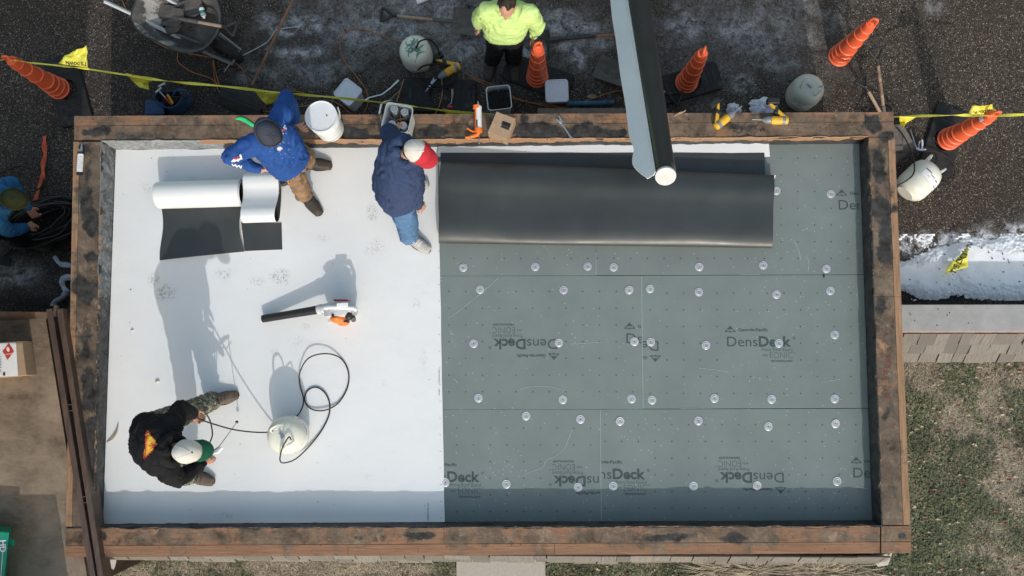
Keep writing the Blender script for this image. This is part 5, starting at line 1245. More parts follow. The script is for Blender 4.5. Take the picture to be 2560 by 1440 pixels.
mb = MB(); mb.tube(PZ([(202, 385, z), (199, 432, z)]), .0265, 18); mb.build('tube', M['paper'], t)
for q in ([(202, 380, z), (202, 386, z)], [(199, 431, z), (199, 437, z)]): mb = MB(); mb.tube(PZ(q), .0275, 18); mb.build('end_ring', M['plastic'], t)
mb = MB(); mb.tube(PZ([(202, 381, z), (204, 370, z), (205, 358, z)]), [.022, .012, .003], 14); mb.build('nozzle', M['steelgrey'], t)
mb = MB()
for k in range(7): mb.grid(lambda u, v: P(195+9*u, 392+5.5*k+1.2*v, z+.0285), 1, 1)
mb.build('label_print', M['lightgrey'], t, smooth=0)
mb = MB(); mb.tube(PZ([(1684, 290, ZL+.004), (1695, 285, ZL+.012), (1706, 281, ZL+.01), (1714, 276, ZL+.004)]), .006, 6, smooth=5); mb.tube(PZ([(1686, 288, ZL+.006), (1700, 281, ZL+.016), (1712, 279, ZL+.004)]), .004, 6, smooth=5); tag(mb.build('wood_splinter', M['handle']), 'curl of pale wood shavings on the ledge right of the black roll', 'shaving')
t = thing('loose_screws', 'few dark screws and nails spilt on the right part of the back ledge', 'screws', P(1850, 327, ZL)); 
for x, y, a in ((1838, 328, .2), (1848, 333, .1), (1856, 324, 1.2), (1905, 325, .6), (1910, 322, 2), (1868, 335, 2.5)):
    mb = MB(); p = P(x, y, ZL+.006); d = Vector((math.cos(a), math.sin(a), 0))*.016; mb.cyl(p-d, p+d, .003, .002, 6); mb.cyl(p-d*1.15, p-d, .006, n=8); mb.build('screw', M['hose'], t)
# ---- rags, strap, bag, pipe, boards
def rag(label, c, r, seed, asp=1.0, h=.07):
    rr = random.Random(seed); mb = MB()
    def fn(u, v):
        a = u*2*math.pi; q = v; e = 1+.3*noise.noise(Vector((math.cos(a)*1.4, math.sin(a)*1.4, seed)))+.18*noise.noise(Vector((math.cos(a)*4, math.sin(a)*4, seed)))
        x = q*r*e*math.cos(a); y = q*r*e*math.sin(a)*asp; z = h*(1-q*q)*.6+h*abs(noise.noise(Vector((x*14, y*14, seed))))*1.6*(1.05-q)+.01
        return Vector(c)+Vector((x, y, z))
    mb.grid(fn, 60, 14); tag(mb.build('rag', M['rag'], smooth=30, solid=.003), label, 'rag', 'crumpled white rags')
rag('large crumpled white rag behind the back ledge, left of the grey tank', P(1908, 270, 0), .16, 3, .75)
rag('small crumpled white rag at the tip of the left yellow drill', P(1832, 276, 0), .09, 5, .8)
for l, pts, wd in (('upper of two twisted white rags beside the left wall of the shed', [(136, 640), (146, 655), (160, 662), (178, 664), (196, 668)], .026), ('lower twisted white rag, curling beside the left wall of the shed', [(190, 690), (168, 694), (155, 702), (160, 720), (168, 730), (155, 745), (140, 752), (136, 765)], .034)):
    pts = cat_rom([P(x, y, .03) for x, y in pts], 8); mb = MB(); n_ = len(pts)
    mb.tube([p+Vector((noise.noise(p*20)*.012, noise.noise(p*23)*.012, abs(noise.noise(p*15))*.03)) for p in pts], [wd*(.7+.6*abs(noise.noise(p*9))) for p in pts], 9, flat=.5); tag(mb.build('rag', M['rag'], smooth=40), l, 'rag', 'crumpled white rags')
mb = MB(); rs = []
for i, p in enumerate(cat_rom([P(x, y, .03) for x, y in ((112, 340), (111, 365), (113, 385), (108, 410), (107, 440), (98, 470), (86, 508))], 8)):
    a = .5*math.sin(i*.5); v_ = Vector((math.cos(a), .2, math.sin(a)))*.024; rs.append([p-v_, p+v_, p+v_+Vector((0, 0, .004)), p-v_+Vector((0, 0, .004))])
mb.rings(rs); tag(mb.build('orange_strap', M['orange_strap'], smooth=50), 'flat orange strap lying on the asphalt at the left', 'strap')
mb = MB(); mb.tube(PZ([(1415, 259, .03), (1470, 259, .03), (1535, 256, .03)]), .028, 14); tag(mb.build('blue_pipe', M['blue_pipe']), 'short scuffed blue pipe lying behind the ledge', 'pipe')
mb = MB(); mb.prism([tuple(P(x, y, 0).xy) for x, y in ((1344, 276), (1560, 276), (1560, 290), (1344, 292))], .06, .08); tag(mb.build('plywood_strip', M['ply'], smooth=0, bevel=.002), 'grey plywood strip lying against the back wall of the shed', 'board')
t = thing('sledge_bar', 'long dark pry bar with a heavy square head right of the worker in fluorescent yellow', 'pry bar', P(1450, 95, 0))
mb = MB(); mb.tube(PZ([(1362, 101, .04), (1490, 90, .04)]), .018, 8); mb.build('bar', M['darkmetal'], t); mb = MB(); mb.tube(PZ([(1366, 76, .04), (1372, 104, .04), (1370, 128, .04), (1374, 150, .03)]), [.026, .028, .012, .008], 4); mb.build('head', M['darkmetal'], t)
mb = MB(); mb.tube(PZ([(1488, 90, .04), (1560, 85, .04)]), .013, 8); mb.build('rusty_end', M['cord'], t)
mb = MB(); mb.prism([tuple(P(x, y, 0).xy) for x, y in ((1465, 244), (1475, 236), (1490, 240), (1486, 250))], .0, .02); mb.prism([tuple(P(x, y, 0).xy) for x, y in ((1493, 232), (1500, 228), (1502, 238))], .0, .02); tag(mb.build('broken_brick', M['ply'], smooth=0), 'small brown broken pieces left of the black roll', 'debris')
tb_ = thing('tool_bag', 'open blue canvas tool bag with a hammer in it behind the back ledge', 'tool bag', P(405, 270, 0))
mb = MB(); mb.rings([[P(x, y, z)+Vector((0, 0, 0)) for x, y in ((366, 250), (408, 262), (412, 292), (362, 292))] for z in (.0,)]+[[P(x, y, .20) for x, y in ((364, 248), (410, 256), (412, 286), (362, 288))]]); mb.build('side_pocket', M['bagblue'], tb_, bevel=.015)
mb = MB()
def bagf(u, v):
    a = u*2*math.pi; r_ = .175*(1-.15*v)+.015*math.sin(a*3); c_ = P(445, 262, 0); return c_+Vector((r_*math.cos(a)*1.0, r_*.62*math.sin(a), .02+.22*v+.02*math.sin(a*2+1)*v))
mb.grid(bagf, 36, 8); mb.build('bag', M['bagblue'], tb_, smooth=60, solid=.008)
mb = MB(); mb.tube(PZ([(432, 240, .22), (440, 226, .30), (456, 224, .32), (470, 232, .30), (474, 256, .22)]), .012, 6, smooth=6, flat=.4); mb.build('carry_strap', M['bagblue'], tb_)
mb = MB(); mb.tube(PZ([(448, 236, .2), (462, 232, .24), (462, 242, .2)]), .006, 6, smooth=6); mb.build('cord', M['cord'], tb_)
for l, q, mt in (('claw hammer with black and yellow handle, sticking out of the tool bag', [(432, 258, .22), (404, 213, .34)], 'toolyellow'), ('hammer with red handle, sticking out of the tool bag', [(430, 262, .2), (396, 226, .30)], 'red')):
    a, b = P(*q[0]), P(*q[1]); d = (b-a).normalized(); s_ = d.cross(Vector((0, 0, 1))).normalized(); t = thing('hammer', l, 'hammer', a)
    mb = MB(); mb.tube([a, a.lerp(b, .5)], .012, 8); mb.build('grip', M[mt], t); mb = MB(); mb.tube([a.lerp(b, .5), b], .010, 8); mb.build('shaft', M['plastic' if mt == 'toolyellow' else 'steelgrey'], t)
    mb = MB(); mb.tube([b-s_*.06+d*.0-Vector((0, 0, .03)), b-s_*.03, b, b+s_*.03, b+s_*.045], [.004, .010, .012, .012, .015], 8); mb.build('head', M['steelgrey'], t)
# spray gun near the right cone
t = thing('trigger_gun', 'grey trigger gun lying beside the tank that is on its side', 'spray gun', P(2303, 362, .05))
mb = MB(); mb.tube(PZ([(2276, 325, .1), (2284, 350, .1), (2290, 368, .09)]), [.005, .006, .010], 8); mb.build('lance', M['steelgrey'], t)
mb = MB(); mb.tube(PZ([(2290, 370, .09), (2302, 376, .10), (2314, 374, .1)]), [.012, .016, .012], 8); mb.tube(PZ([(2305, 374, .1), (2306, 360, .11), (2305, 349, .11)]), .011, 8); mb.build('body', M['rag'], t, bevel=.002)
mb = MB(); mb.tube(PZ([(2297, 372, .1), (2297, 362, .1), (2300, 352, .1)]), .005, 6); mb.build('trigger', M['lightgrey'], t)
# things at the top edge
mb = MB(); c_ = P(1055, -6, 0); Mx = Matrix.Translation(c_+Vector((0, 0, .02))) @ Rz(.4); mb.box((0, 0, 0), (.15, .12, .04), Mx.to_3x3()); mb.v = [v+c_+Vector((0, 0, .02)) for v in mb.v]; tag(mb.build('white_box', M['pail'], bevel=.01), 'white plastic lid cut by the top edge of the photo', 'lid')
# debris on the membrane
mb = MB(); mb.tube(PZ([(266, 1106, ZD+.012), (281, 1096, ZD+.03), (291, 1080, ZD+.03), (295, 1058, ZD+.02)]), [.004, .010, .010, .003], 6, smooth=0, flat=.4); tag(mb.build('bark_strip', M['handle']), 'curved brown peeling lying on the white membrane by the left wall', 'peeling')
for l, x, y, r_, mt in (('cream crumb of foam on the white membrane below the long shadow', 393, 955, .02, 'tank'), ('small cream chip near the left wall on the white membrane', 330, 826, .013, 'tank'), ('tiny black pebble on the white membrane near the left wall', 327, 724, .006, 'hose'), ('tiny dark speck above the footprints at the left', 379, 396, .004, 'hose'), ('dark speck on the membrane between the spray wand and the tank', 600, 1112, .004, 'hose')):
    mb = MB(); mb.ell(P(x, y, ZD+.010+r_*.4), (r_, r_*.7, r_*.6), Rz(x).to_3x3(), 10, 6)
    for v in mb.v: v += Vector((noise.noise(v*60), noise.noise(v*61), 0))*r_*.4
    tag(mb.build('debris_chip', M[mt]), l, 'debris')

# crumbs of tar and gravel
mb = MB(); rr = random.Random(12)
def crumb(p, r_):
    k = len(mb.v); mb.ell(p+V3((0, 0, r_*.4)), (r_*rr.uniform(.6, 1.3), r_, r_*.7), Rz(rr.random()*6).to_3x3(), 6, 4)
V3 = Vector
for i in range(34): crumb(P(rr.uniform(2262, 2560), rr.uniform(766, 826), CAPZ), rr.choice([.002, .002, .003, .006]))
for i in range(60): crumb(P(rr.uniform(265, 1090), rr.uniform(390, 1300), ZD+.009), rr.choice([.0015, .002, .003]))
for i in range(120): crumb(P(rr.uniform(800, 2200), rr.uniform(290, 345), ZL+.002), rr.choice([.002, .003, .005]))
for i in range(60): crumb(P(rr.uniform(300, 2200), rr.uniform(1330, 1380), ZL+.002), rr.choice([.002, .003, .004]))
for i in range(260): crumb(P(rr.uniform(0, 2560), rr.uniform(0, 285), .0), rr.choice([.004, .006, .009, .012]))
for i in range(70): x, y = rr.uniform(2262, 2560), rr.uniform(615, 740); p = P(x, y, 0); crumb(Vector((p.x, p.y, max(0, snow_h(p.x, p.y)))), rr.choice([.003, .005, .008]))
tag(mb.build('crumbs', M['rubber']), 'black crumbs of tar and grit scattered over ledge, snow and ground', 'grit', kind='stuff')

# ---- leaf blower
bl = thing('leaf_blower', 'white and orange leaf blower with a long black tube, standing on the white membrane', 'leaf blower', P(860, 800, ZD+.008))
hz = ZD+.01
BP = lambda x, y, z: P(x, y, hz+z)
a, b, c_ = BP(657, 797, .045), BP(740, 783, .10), BP(802, 773, .155)
mb = MB(); mb.tube([a, a.lerp(c_, .04), a.lerp(c_, .5), c_], [.034, .036, .036, .040], 22); mb.build('nozzle_tube', M['hose'], bl)
d = (c_-a).normalized(); mb = MB(); mb.tube([a-d*.001, a+d*.002], .030, 20); mb.build('nozzle_mouth', M['ink_black'], bl)
mb = MB(); mb.tube([c_-d*.03, c_, c_+d*.012, c_+d*.013, c_+d*.08], [.044, .046, .046, .041, .046], 20); mb.build('collar', M['lightgrey'], bl)
fc = BP(852, 782, .155)
Mf = frame((0, 0, 0), Vector((1, .05, 0)), Vector((0, -1, 0))); Mf.translation = fc
mb = MB(); mb.lathe([(.06, -.055), (.125, -.05), (.145, -.03), (.148, 0), (.145, .03), (.12, .045), (.05, .048)], 36, Mf)
mb.tube([c_+d*.05, BP(835, 770, .20), BP(855, 772, .24), BP(878, 776, .22)], [.046, .052, .055, .05], 14); mb.tube([BP(840, 778, .03), BP(878, 778, .03), BP(884, 778, .14)], [.05, .05, .04], 12); mb.build('fan_housing', M['lightgrey'], bl)
mb = MB()
for k in range(9): mb.box(BP(838+4.2*k, 751, .20), (.009, .012, .10), Matrix.Rotation(.15, 3, 'Z'))
mb.build('intake_grille', M['red'], bl)
mb = MB(); mb.tube([BP(812, 770, .26), BP(822, 768, .29), BP(850, 768, .315), BP(880, 770, .31), BP(889, 772, .24), BP(886, 776, .15)], [.02, .018, .019, .019, .018, .02], 12, smooth=0); mb.box(BP(856, 762, .325), (.10, .035, .02), Matrix.Rotation(.06, 3, 'Z')); mb.build('handle', M['pail'], bl, bevel=.004)
mb = MB(); mb.ell(BP(845, 797, .20), (.068, .045, .10)); mb.ell(BP(858, 806, .10), (.06, .035, .06)); mb.build('engine_cover', M['orange'], bl)
mb = MB(); mb.ell(BP(872, 790, .25), (.035, .04, .035)); mb.box(BP(866, 803, .2), (.05, .02, .05)); mb.ell(BP(832, 789, .30), (.014, .014, .012)); mb.build('carburettor', M['plastic'], bl, bevel=.003)
mb = MB(); mb.cyl(BP(883, 794, .2), BP(884, 800, .24), .022, n=16); mb.build('fuel_cap', M['plastic'], bl)
mb = MB(); mb.box(BP(824, 776, .275), (.016, .012, .006)); mb.box(BP(870, 806, .17), (.02, .012, .01)); mb.build('switch', M['red'], bl)
mb = MB(); mb.box(BP(850, 792, .008), (.22, .10, .016)); mb.build('foot', M['lightgrey'], bl, bevel=.005)

# ============================================================ BROWN STEEL CONTAINER AT THE LEFT
ct = thing('steel_container', 'brown steel container top with twin rails along its right edge, beside the shed', 'container', P(40, 1100, 0))
zt = 1.30
pl4 = [P(-260, 800, zt), P(112, 782, zt), P(222, 1470, zt), P(-260, 1530, zt)]
mb = MB(); mb.rings([[p-Vector((0, 0, .05)) for p in pl4], pl4]); mb.build('top_plate', M['steel'], ct, smooth=0)
mb = MB(); mb.rings([[Vector((p.x, p.y, 0)) for p in pl4], [p-Vector((0, 0, .052)) for p in pl4]]); mb.build('body', M['rail'], ct, smooth=0)
def bar(px0, px1, w0, z0, h_, name, mat='rail'):
    a, b = P(*px0, z0), P(*px1, z0); d = (b-a).normalized(); s_ = Vector((-d.y, d.x, 0))*w0/2
    mb = MB(); mb.rings([[a-s_-Vector((0, 0, h_)), a+s_-Vector((0, 0, h_)), a+s_, a-s_], [b-s_-Vector((0, 0, h_)), b+s_-Vector((0, 0, h_)), b+s_, b-s_]]); return mb.build(name, M[mat], ct, smooth=0, bevel=.004)
bar((122, 772), (236, 1475), .052, 1.41, .16, 'inner_rail'); bar((149, 772), (256, 1475), .048, 1.41, .16, 'outer_rail'); bar((136, 774), (246, 1475), .05, 1.34, .10, 'channel')
bar((132, 776), (140, 777), .10, 1.405, .05, 'cross_tie')
for y in (1012, 1242):
    x = 136+(y-774)*.157; bar((x-7, y), (x+7, y-1), .008, 1.402, .05, 'cross_tie'); bar((x-5, y+15), (x+9, y+14), .008, 1.402, .05, 'cross_tie')
mb = MB(); a, b = P(-260, 776, 1.38), P(118, 780, 1.38); c1, c2 = P(118, 796, 1.31), P(-260, 812, 1.31)
mb.rings([[a, b, c1, c2], [p-Vector((0, 0, .03)) for p in (a, b, c1, c2)]]); mb.build('back_lip', M['rail'], ct, smooth=0)
bx = thing('labelled_box', 'cardboard box with a red diamond hazard label on the brown container', 'box', P(10, 905, zt), R(-3))
q = [P(-75, 862, zt+.16), P(55, 852, zt+.16), P(66, 938, zt+.16), P(-75, 950, zt+.16)]
mb = MB(); mb.rings([[p-Vector((0, 0, .158)) for p in q], q]); mb.build('carton', M['card'], bx, smooth=0, bevel=.003) if False else None
bx.rotation_euler = (0, 0, 0)
mb.build('carton', M['card'], bx, smooth=0, bevel=.003)
mb = MB(); mb.grid(lambda u, v: P(-20+60*u+5*v, 859+84*v+4*u*0-3*u, zt+.1615), 2, 2); lb = mb.build('label', M['paper'], bx, smooth=0)
mb = MB(); mb.add([P(22, 857, zt+.163), P(35, 878, zt+.163), P(19, 900, zt+.163), P(6, 878, zt+.163)], [(0, 1, 2, 3)]); dm = mb.build('hazard_diamond', M['red'], lb, smooth=0)
mb = MB(); mb.ell(P(20, 873, zt+.1645), (.014, .022, .0012), Rz(.3).to_3x3(), 10, 6)
vs, fs = fit_text('FLAMMABLE', -.035, .035, -.03, .009, .03); Mx = Matrix.Translation(P(20, 878, zt+.1645)) @ Rz(R(8)); mb.add([Mx @ v for v in vs], fs); mb.build('diamond_print', M['paper'], lb, smooth=0, flip=False)
mb = MB(); rr = random.Random(8)
for k in range(16): x = rr.uniform(-8, 22); y = 880+k*3.4; mb.grid(lambda u, v: P(-14+u*rr.uniform(10, 20), y+v*1.4, zt+.163), 1, 1)
mb.cyl(P(12, 935, zt+.162), P(12, 935, zt+.1635), .016, n=16); mb.build('label_print', M['ink_black'], lb, smooth=0)
gb = thing('green_bin', 'green plastic bin with white lettering cut by the lower left edge', 'bin', P(-30, 1420, zt))
q = [P(-120, 1322, zt+.25), P(23, 1330, zt+.25), P(8, 1470, zt+.25), P(-120, 1480, zt+.25)]
mb = MB(); mb.rings([[p-Vector((.13, 0, .248)) for p in q], [p+Vector((0, 0, 0)) for p in q]]); mb.build('body', M['green'], gb, smooth=0, bevel=.008)
mb = MB(); mb.prism([tuple(P(x, y, zt+.2).xy) for x, y in ((20, 1346), (34, 1351), (34, 1364), (20, 1362))], zt+.18, zt+.2); mb.build('lug', M['green'], gb)
mb = MB()
vs, fs = fit_text('HD', -.05, .05, 0, .05, .05); Mx = Matrix.Translation(P(0, 1366, zt+.2525)) @ Rz(R(-86)); mb.add([Mx @ v for v in vs], fs)
mb.tube([P(-30, 1354, zt+.252), P(9, 1354, zt+.252), P(2, 1442, zt+.252), P(-30, 1442, zt+.252)], .003, 4); mb.build('lettering', M['paper'], gb, smooth=0, flip=False)
# unseen platform, added to throw shade over the asphalt at upper left
rp = thing('shadow_platform', 'raised loading platform on posts standing left of the picture', 'platform', P(-700, 800, 0))
hx = -4.14; mb = MB(); mb.box(((hx-7.4)/2, .05, 2.5), (7.4+hx, 2.5, .12)); mb.build('deck', M['rail'], rp, bevel=.005)
for x, y in ((-5.6, -1.0), (-5.6, 1.1), (-7.2, -1.0), (-7.2, 1.1)):
    mb = MB(); mb.box((x, y, 1.22), (.1, .1, 2.44)); mb.build('post', M['greymetal'], rp)
st = thing('shadow_stack', 'tall stack of wrapped boards on the container, cut by the lower left edge', 'board stack', P(60, 1540, zt))  # out of view, added only to cast the shadow across the plate
for k in range(6):
    zz = zt+.01+k*.118; a, b = P(-90, 1476, zt), P(186, 1476, zt)
    mb = MB(); mb.box(((a.x+b.x)/2+random.uniform(-.005, .005), a.y-.42, zz+.055), (b.x-a.x, .5, .11)); mb.build('shadow_stack_layer', M['rubber_text' if k % 2 else 'card'], st, bevel=.004)

# ============================================================ PEOPLE
def remesh(mb, name, mat, parent, vox, it=3, fold=0, fscale=9, seed=0, post=None, smooth_f=.5):
    me = bpy.data.meshes.new('tmp'); me.from_pydata([tuple(v) for v in mb.v], [], mb.f)
    bm = bmesh.new(); bm.from_mesh(me); bmesh.ops.recalc_face_normals(bm, faces=bm.faces); bm.to_mesh(me); bm.free()
    o = bpy.data.objects.new('tmp', me); C.objects.link(o)
    md = o.modifiers.new('r', 'REMESH'); md.mode = 'VOXEL'; md.voxel_size = vox; md.use_smooth_shade = True
    sm = o.modifiers.new('s', 'SMOOTH'); sm.iterations = it; sm.factor = smooth_f
    dg = bpy.context.evaluated_depsgraph_get(); m2 = bpy.data.meshes.new_from_object(o.evaluated_get(dg))
    bpy.data.objects.remove(o); bpy.data.meshes.remove(me)
    off = origin(parent)
    if fold:
        nr = [v.normal.copy() for v in m2.vertices]
        for v, n_ in zip(m2.vertices, nr):
            p = v.co*fscale+Vector((seed, 0, 0)); q = p+Vector((noise.noise(p*.7), noise.noise(p*.7+Vector((9, 0, 0))), 0))*1.5
            r_ = 1-abs(noise.noise(q))*3.2; r2 = 1-abs(noise.noise(q*2.1+Vector((4, 4, 4))))*3
            v.co += n_*fold*(max(-.35, r_)*.7+max(-.4, r2)*.45)
    for v in m2.vertices: v.co -= off
    m2.name = name; m2.materials.clear(); m2.materials.append(mat); m2.shade_smooth(); m2.update()
    o = bpy.data.objects.new(name, m2); C.objects.link(o); o.parent = parent
    return o
def hand(mb, W, Hd, palm_n, curl=.6, side=1, k=1.0):
    """W wrist, Hd knuckle position, palm_n towards the palm side; side +1 puts the thumb on the s side"""
    d = (Hd-W).normalized(); s = d.cross(palm_n).normalized()*side; n_ = s.cross(d).normalized()*side
    if n_.dot(palm_n) < 0: n_ = -n_
    pw = .041*k; L_ = (Hd-W).length
    mb.limb([W, W+d*.02], [.026*k, .027*k], 10)
    for f in (-1, -.33, .33, 1): mb.limb([W+d*.02+s*f*.018*k, Hd+s*f*.031*k], [.017*k, .0125*k], 8)
    ln = [.072, .082, .077, .060]
    for i, f in enumerate((1, .36, -.3, -.95)):
        p = Hd+s*f*.033*k; L0 = ln[i]*k; a = 0; pts = [p]; q = p
        for j, fr in enumerate((.44, .32, .24)):
            a += curl*(.75+.15*i)*(.8 if j == 0 else 1.0)
            q = q+(d*math.cos(a)+n_*math.sin(a)+s*f*.06)*L0*fr; pts.append(q)
        mb.limb(pts, [.0108*k, .0098*k, .009*k, .0078*k], 8)
    t0 = W+d*.028+s*.026*k; t1 = t0+(s*.7+d*.6+n_*.35)*.036*k; t2 = t1+(d*.85+s*.15+n_*.45)*.032*k; t3 = t2+(d*.8-s*.15+n_*.5)*.024*k
    mb.limb([t0, t1, t2, t3], [.016*k, .0125*k, .011*k, .009*k], 8)
def head(mb, Hc, f, up, k=1.0):
    s = f.cross(up).normalized(); u = s.cross(f).normalized(); Mx = Matrix((s, f, u)).transposed()
    mb.ell(Hc+u*.02*k, (.074*k, .094*k, .092*k), Mx, 20, 14); mb.ell(Hc-u*.035*k+f*.018*k, (.058*k, .072*k, .08*k), Mx, 18, 12); mb.ell(Hc-u*.085*k+f*.055*k, (.03*k, .028*k, .025*k), Mx, 12, 8)
    mb.limb([Hc+f*.088*k+u*.0*k, Hc+f*.108*k-u*.032*k], [.010*k, .015*k], 8); 
    mb.limb([Hc+f*.086*k+u*.018*k+s*.03*k, Hc+f*.090*k+u*.02*k, Hc+f*.086*k+u*.018*k-s*.03*k], [.013*k, .011*k, .013*k], 8)
    mb.limb([Hc+f*.082*k-u*.062*k+s*.018*k, Hc+f*.088*k-u*.062*k, Hc+f*.082*k-u*.062*k-s*.018*k], [.008*k, .010*k, .008*k], 8)
    for q in (1, -1): mb.ell(Hc+s*q*.076*k-f*.005*k-u*.008*k, (.010*k, .022*k, .032*k), Mx, 10, 8)
    return s, u, Mx
def loftbody(mb, rows, n=28):
    """rows of (centre, right axis, front axis, half width, half depth front, half depth back)"""
    rs = []
    for c, r_, f, a, bf, bb in rows:
        r_ = r_.normalized(); f = (f-r_*f.dot(r_)).normalized(); ring = []
        for i in range(n):
            t = 2*math.pi*i/n; x = math.cos(t); y = math.sin(t); e = .8
            X = math.copysign(abs(x)**e, x)*a; Y = math.copysign(abs(y)**e, y)*(bf if y > 0 else bb)
            ring.append(c+r_*X+f*Y)
        rs.append(ring)
    mb.rings(rs)
def boot(parent, name, ankle, toe_dir, mat, sole, L_=.29, z0=0, h_=.13, roll=0):
    t = Vector((toe_dir.x, toe_dir.y, 0)).normalized(); s = Vector((-t.y, t.x, 0)); b = Vector((ankle.x, ankle.y, z0))-t*.06
    mb = MB(); W_ = lambda f: .036+.017*math.sin(min(1, f*1.05)*math.pi)**.7+(.004 if f > .5 else 0)
    rs = []
    for f, hh in ((0, .07), (.06, .10), (.2, .115), (.34, .108), (.5, .085), (.66, .066), (.82, .058), (.93, .048), (1, .03)):
        w_ = max(.018, W_(f)); c = b+t*L_*f; rs.append([c+s*w_*x+Vector((0, 0, .02+y*(hh-.01))) for x, y in ((-1, 0), (-1.02, .25), (-.85, .7), (-.45, .95), (0, 1), (.45, .95), (.85, .7), (1.02, .25), (1, 0))])
    mb.rings(rs); mb.limb([b+t*.07+Vector((0, 0, .07)), Vector((ankle.x, ankle.y, z0+h_))+Vector((0, 0, .03))], [.05, .052], 14)
    o = remesh(mb, name, mat, parent, .008, 2, .0022, 24)
    rs = []
    for z in (.0, .008, .022):
        rs.append([b+t*L_*(.5-.515*math.cos(a))+s*(W_(.5-.5*math.cos(a))+.006)*math.copysign(min(1, abs(math.sin(a))**.6), math.sin(a))+Vector((0, 0, z)) for a in [2*math.pi*i/28 for i in range(28)]])
    m2 = MB(); m2.rings(rs); m2.build('sole', sole, o, smooth=30)
    m3 = MB()
    for k in range(4):
        c = b+t*L_*(.36+.09*k)+Vector((0, 0, .128-.017*k)); m3.tube([c-s*.028, c+Vector((0, 0, .006)), c+s*.028], .0035, 6)
    m3.build('laces', M['sole'] if mat != M['shoe'] else M['pail'], o)
    return o
def person(label, J, mats, fwd, headf, headup, z0, girth=1.0, hat=None, hood=False, curls=(.6, .6), palms=None, seed=0, boots=('boot', 'boot'), shoe='work_boot', foldt=.013, belly=.0, tucked=False, hem=.06):
    """J: hip, chest, neck, head and (shoulder, elbow, wrist, knuckle) x 2, (hip joint, knee, ankle, toe) x 2, all world points"""
    t = thing('person', label, 'person', (J['hip'].x, J['hip'].y, z0))
    f = Vector(fwd).normalized(); g_ = girth
    spine = (J['neck']-J['hip']).normalized(); r0 = (J['R'][0]-J['L'][0]).normalized(); hr_ = (J['RL'][0]-J['LL'][0]).normalized()
    # --- skin: one continuous body
    mb = MB()
    s, u, Mx = head(mb, J['head'], headf.normalized(), headup.normalized())
    mb.limb([J['neck'], J['head']-u*.05-headf.normalized()*.01], [.062, .055], 14)
    loftbody(mb, [(J['hip']-spine*.06, hr_, f, .125, .08, .08), (J['hip'], hr_, f, .135, .08, .08), (J['hip'].lerp(J['chest'], .5), hr_.lerp(r0, .5), f, .125, .08, .08), (J['chest'], r0, f, .135, .09, .085), (J['chest'].lerp(J['neck'], .7), r0, f, .13, .08, .08), (J['neck'], r0, f, .06, .055, .055)])
    for k, cu, pn in (('L', curls[0], 0), ('R', curls[1], 1)):
        a, b, c, d_ = J[k]; mb.limb([J['chest'].lerp(J['neck'], .6), a, b, c], [.06, .05, .038, .026]); pnv = (palms or (None, None))[pn] or (-f*.2+Vector((0, 0, -1)))
        th = (J['neck']-c); dd = (d_-c).normalized(); sd_ = 1 if dd.cross(pnv).dot(f) > 0 else -1
        hand(mb, c, d_, Vector(pnv), cu, sd_)
    for k in ('LL', 'RL'):
        a, b, c, d_ = J[k]; mb.limb([J['hip'], a, b, c], [.065, .068, .046, .034]); mb.limb([c, c+Vector((0, 0, -.05)), c+(d_-c).normalized()*.14-Vector((0, 0, .02))], [.036, .034, .026])
    body = remesh(mb, 'body', M['skin'], t, .0065, 2)
    mbE = MB()
    for q in (1, -1):
        m3 = MB(); m3.ell(J['head']+headf.normalized()*.081+u*.004+s*q*.029, (.010, .010, .008)); m3.build('eye', M['ink_black'], t)
    # --- trousers
    mb = MB(); gl = .5+.5*g_
    loftbody(mb, [(J['hip']-Vector((0, 0, .10)), hr_, f, .15*gl, .11, .12), (J['hip'], hr_, f, .158*gl, .108*g_, .115*g_), (J['hip']+spine*.05, hr_, f, .14*g_, .09*g_, .095*g_)])
    for k in ('LL', 'RL'):
        a, b, c, d_ = J[k]; c2 = c+Vector((0, 0, -.01)); mb.limb([a, a.lerp(b, .5), b, b.lerp(c2, .5), c2], [.098*gl, .088*gl, .076*gl, .072*gl, .070*gl], 16)
    tr = remesh(mb, 'trousers', mats[1], t, .011, 3, foldt*1.3, 11, seed+5)
    # --- shirt or hoodie
    mb = MB(); hh = J['hip']+spine*hem-spine*.04
    loftbody(mb, [(hh, hr_, f, .172*g_, .128*g_+belly*.6, .128*g_), (J['hip'].lerp(J['chest'], .35), hr_.lerp(r0, .4), f, .178*g_, .14*g_+belly, .125*g_), (J['chest'].lerp(J['hip'], .25), r0, f, .182*g_, .142*g_+belly*.6, .13*g_), (J['chest'].lerp(J['neck'], .25), r0, f, .185*g_, .13*g_, .13*g_), (J['chest'].lerp(J['neck'], .75), r0, f, .15*g_, .10*g_, .105*g_), (J['neck']-spine*.01, r0, f, .082, .078, .078)])
    for k in ('L', 'R'):
        a, b, c, d_ = J[k]; cf = c.lerp(b, .06); w_ = .5+.5*g_
        mb.limb([J['chest'].lerp(J['neck'], .55), a, a.lerp(b, .5), b, b.lerp(cf, .55), cf], [.082*w_, .078*w_, .067*w_, .059*w_, .050*w_, .042], 16)
        mb.limb([cf.lerp(b, .12), cf], [.044, .040], 14)
    sh = remesh(mb, 'hoodie' if hood else 'shirt', mats[0], t, .011, 2, foldt, 9, seed)
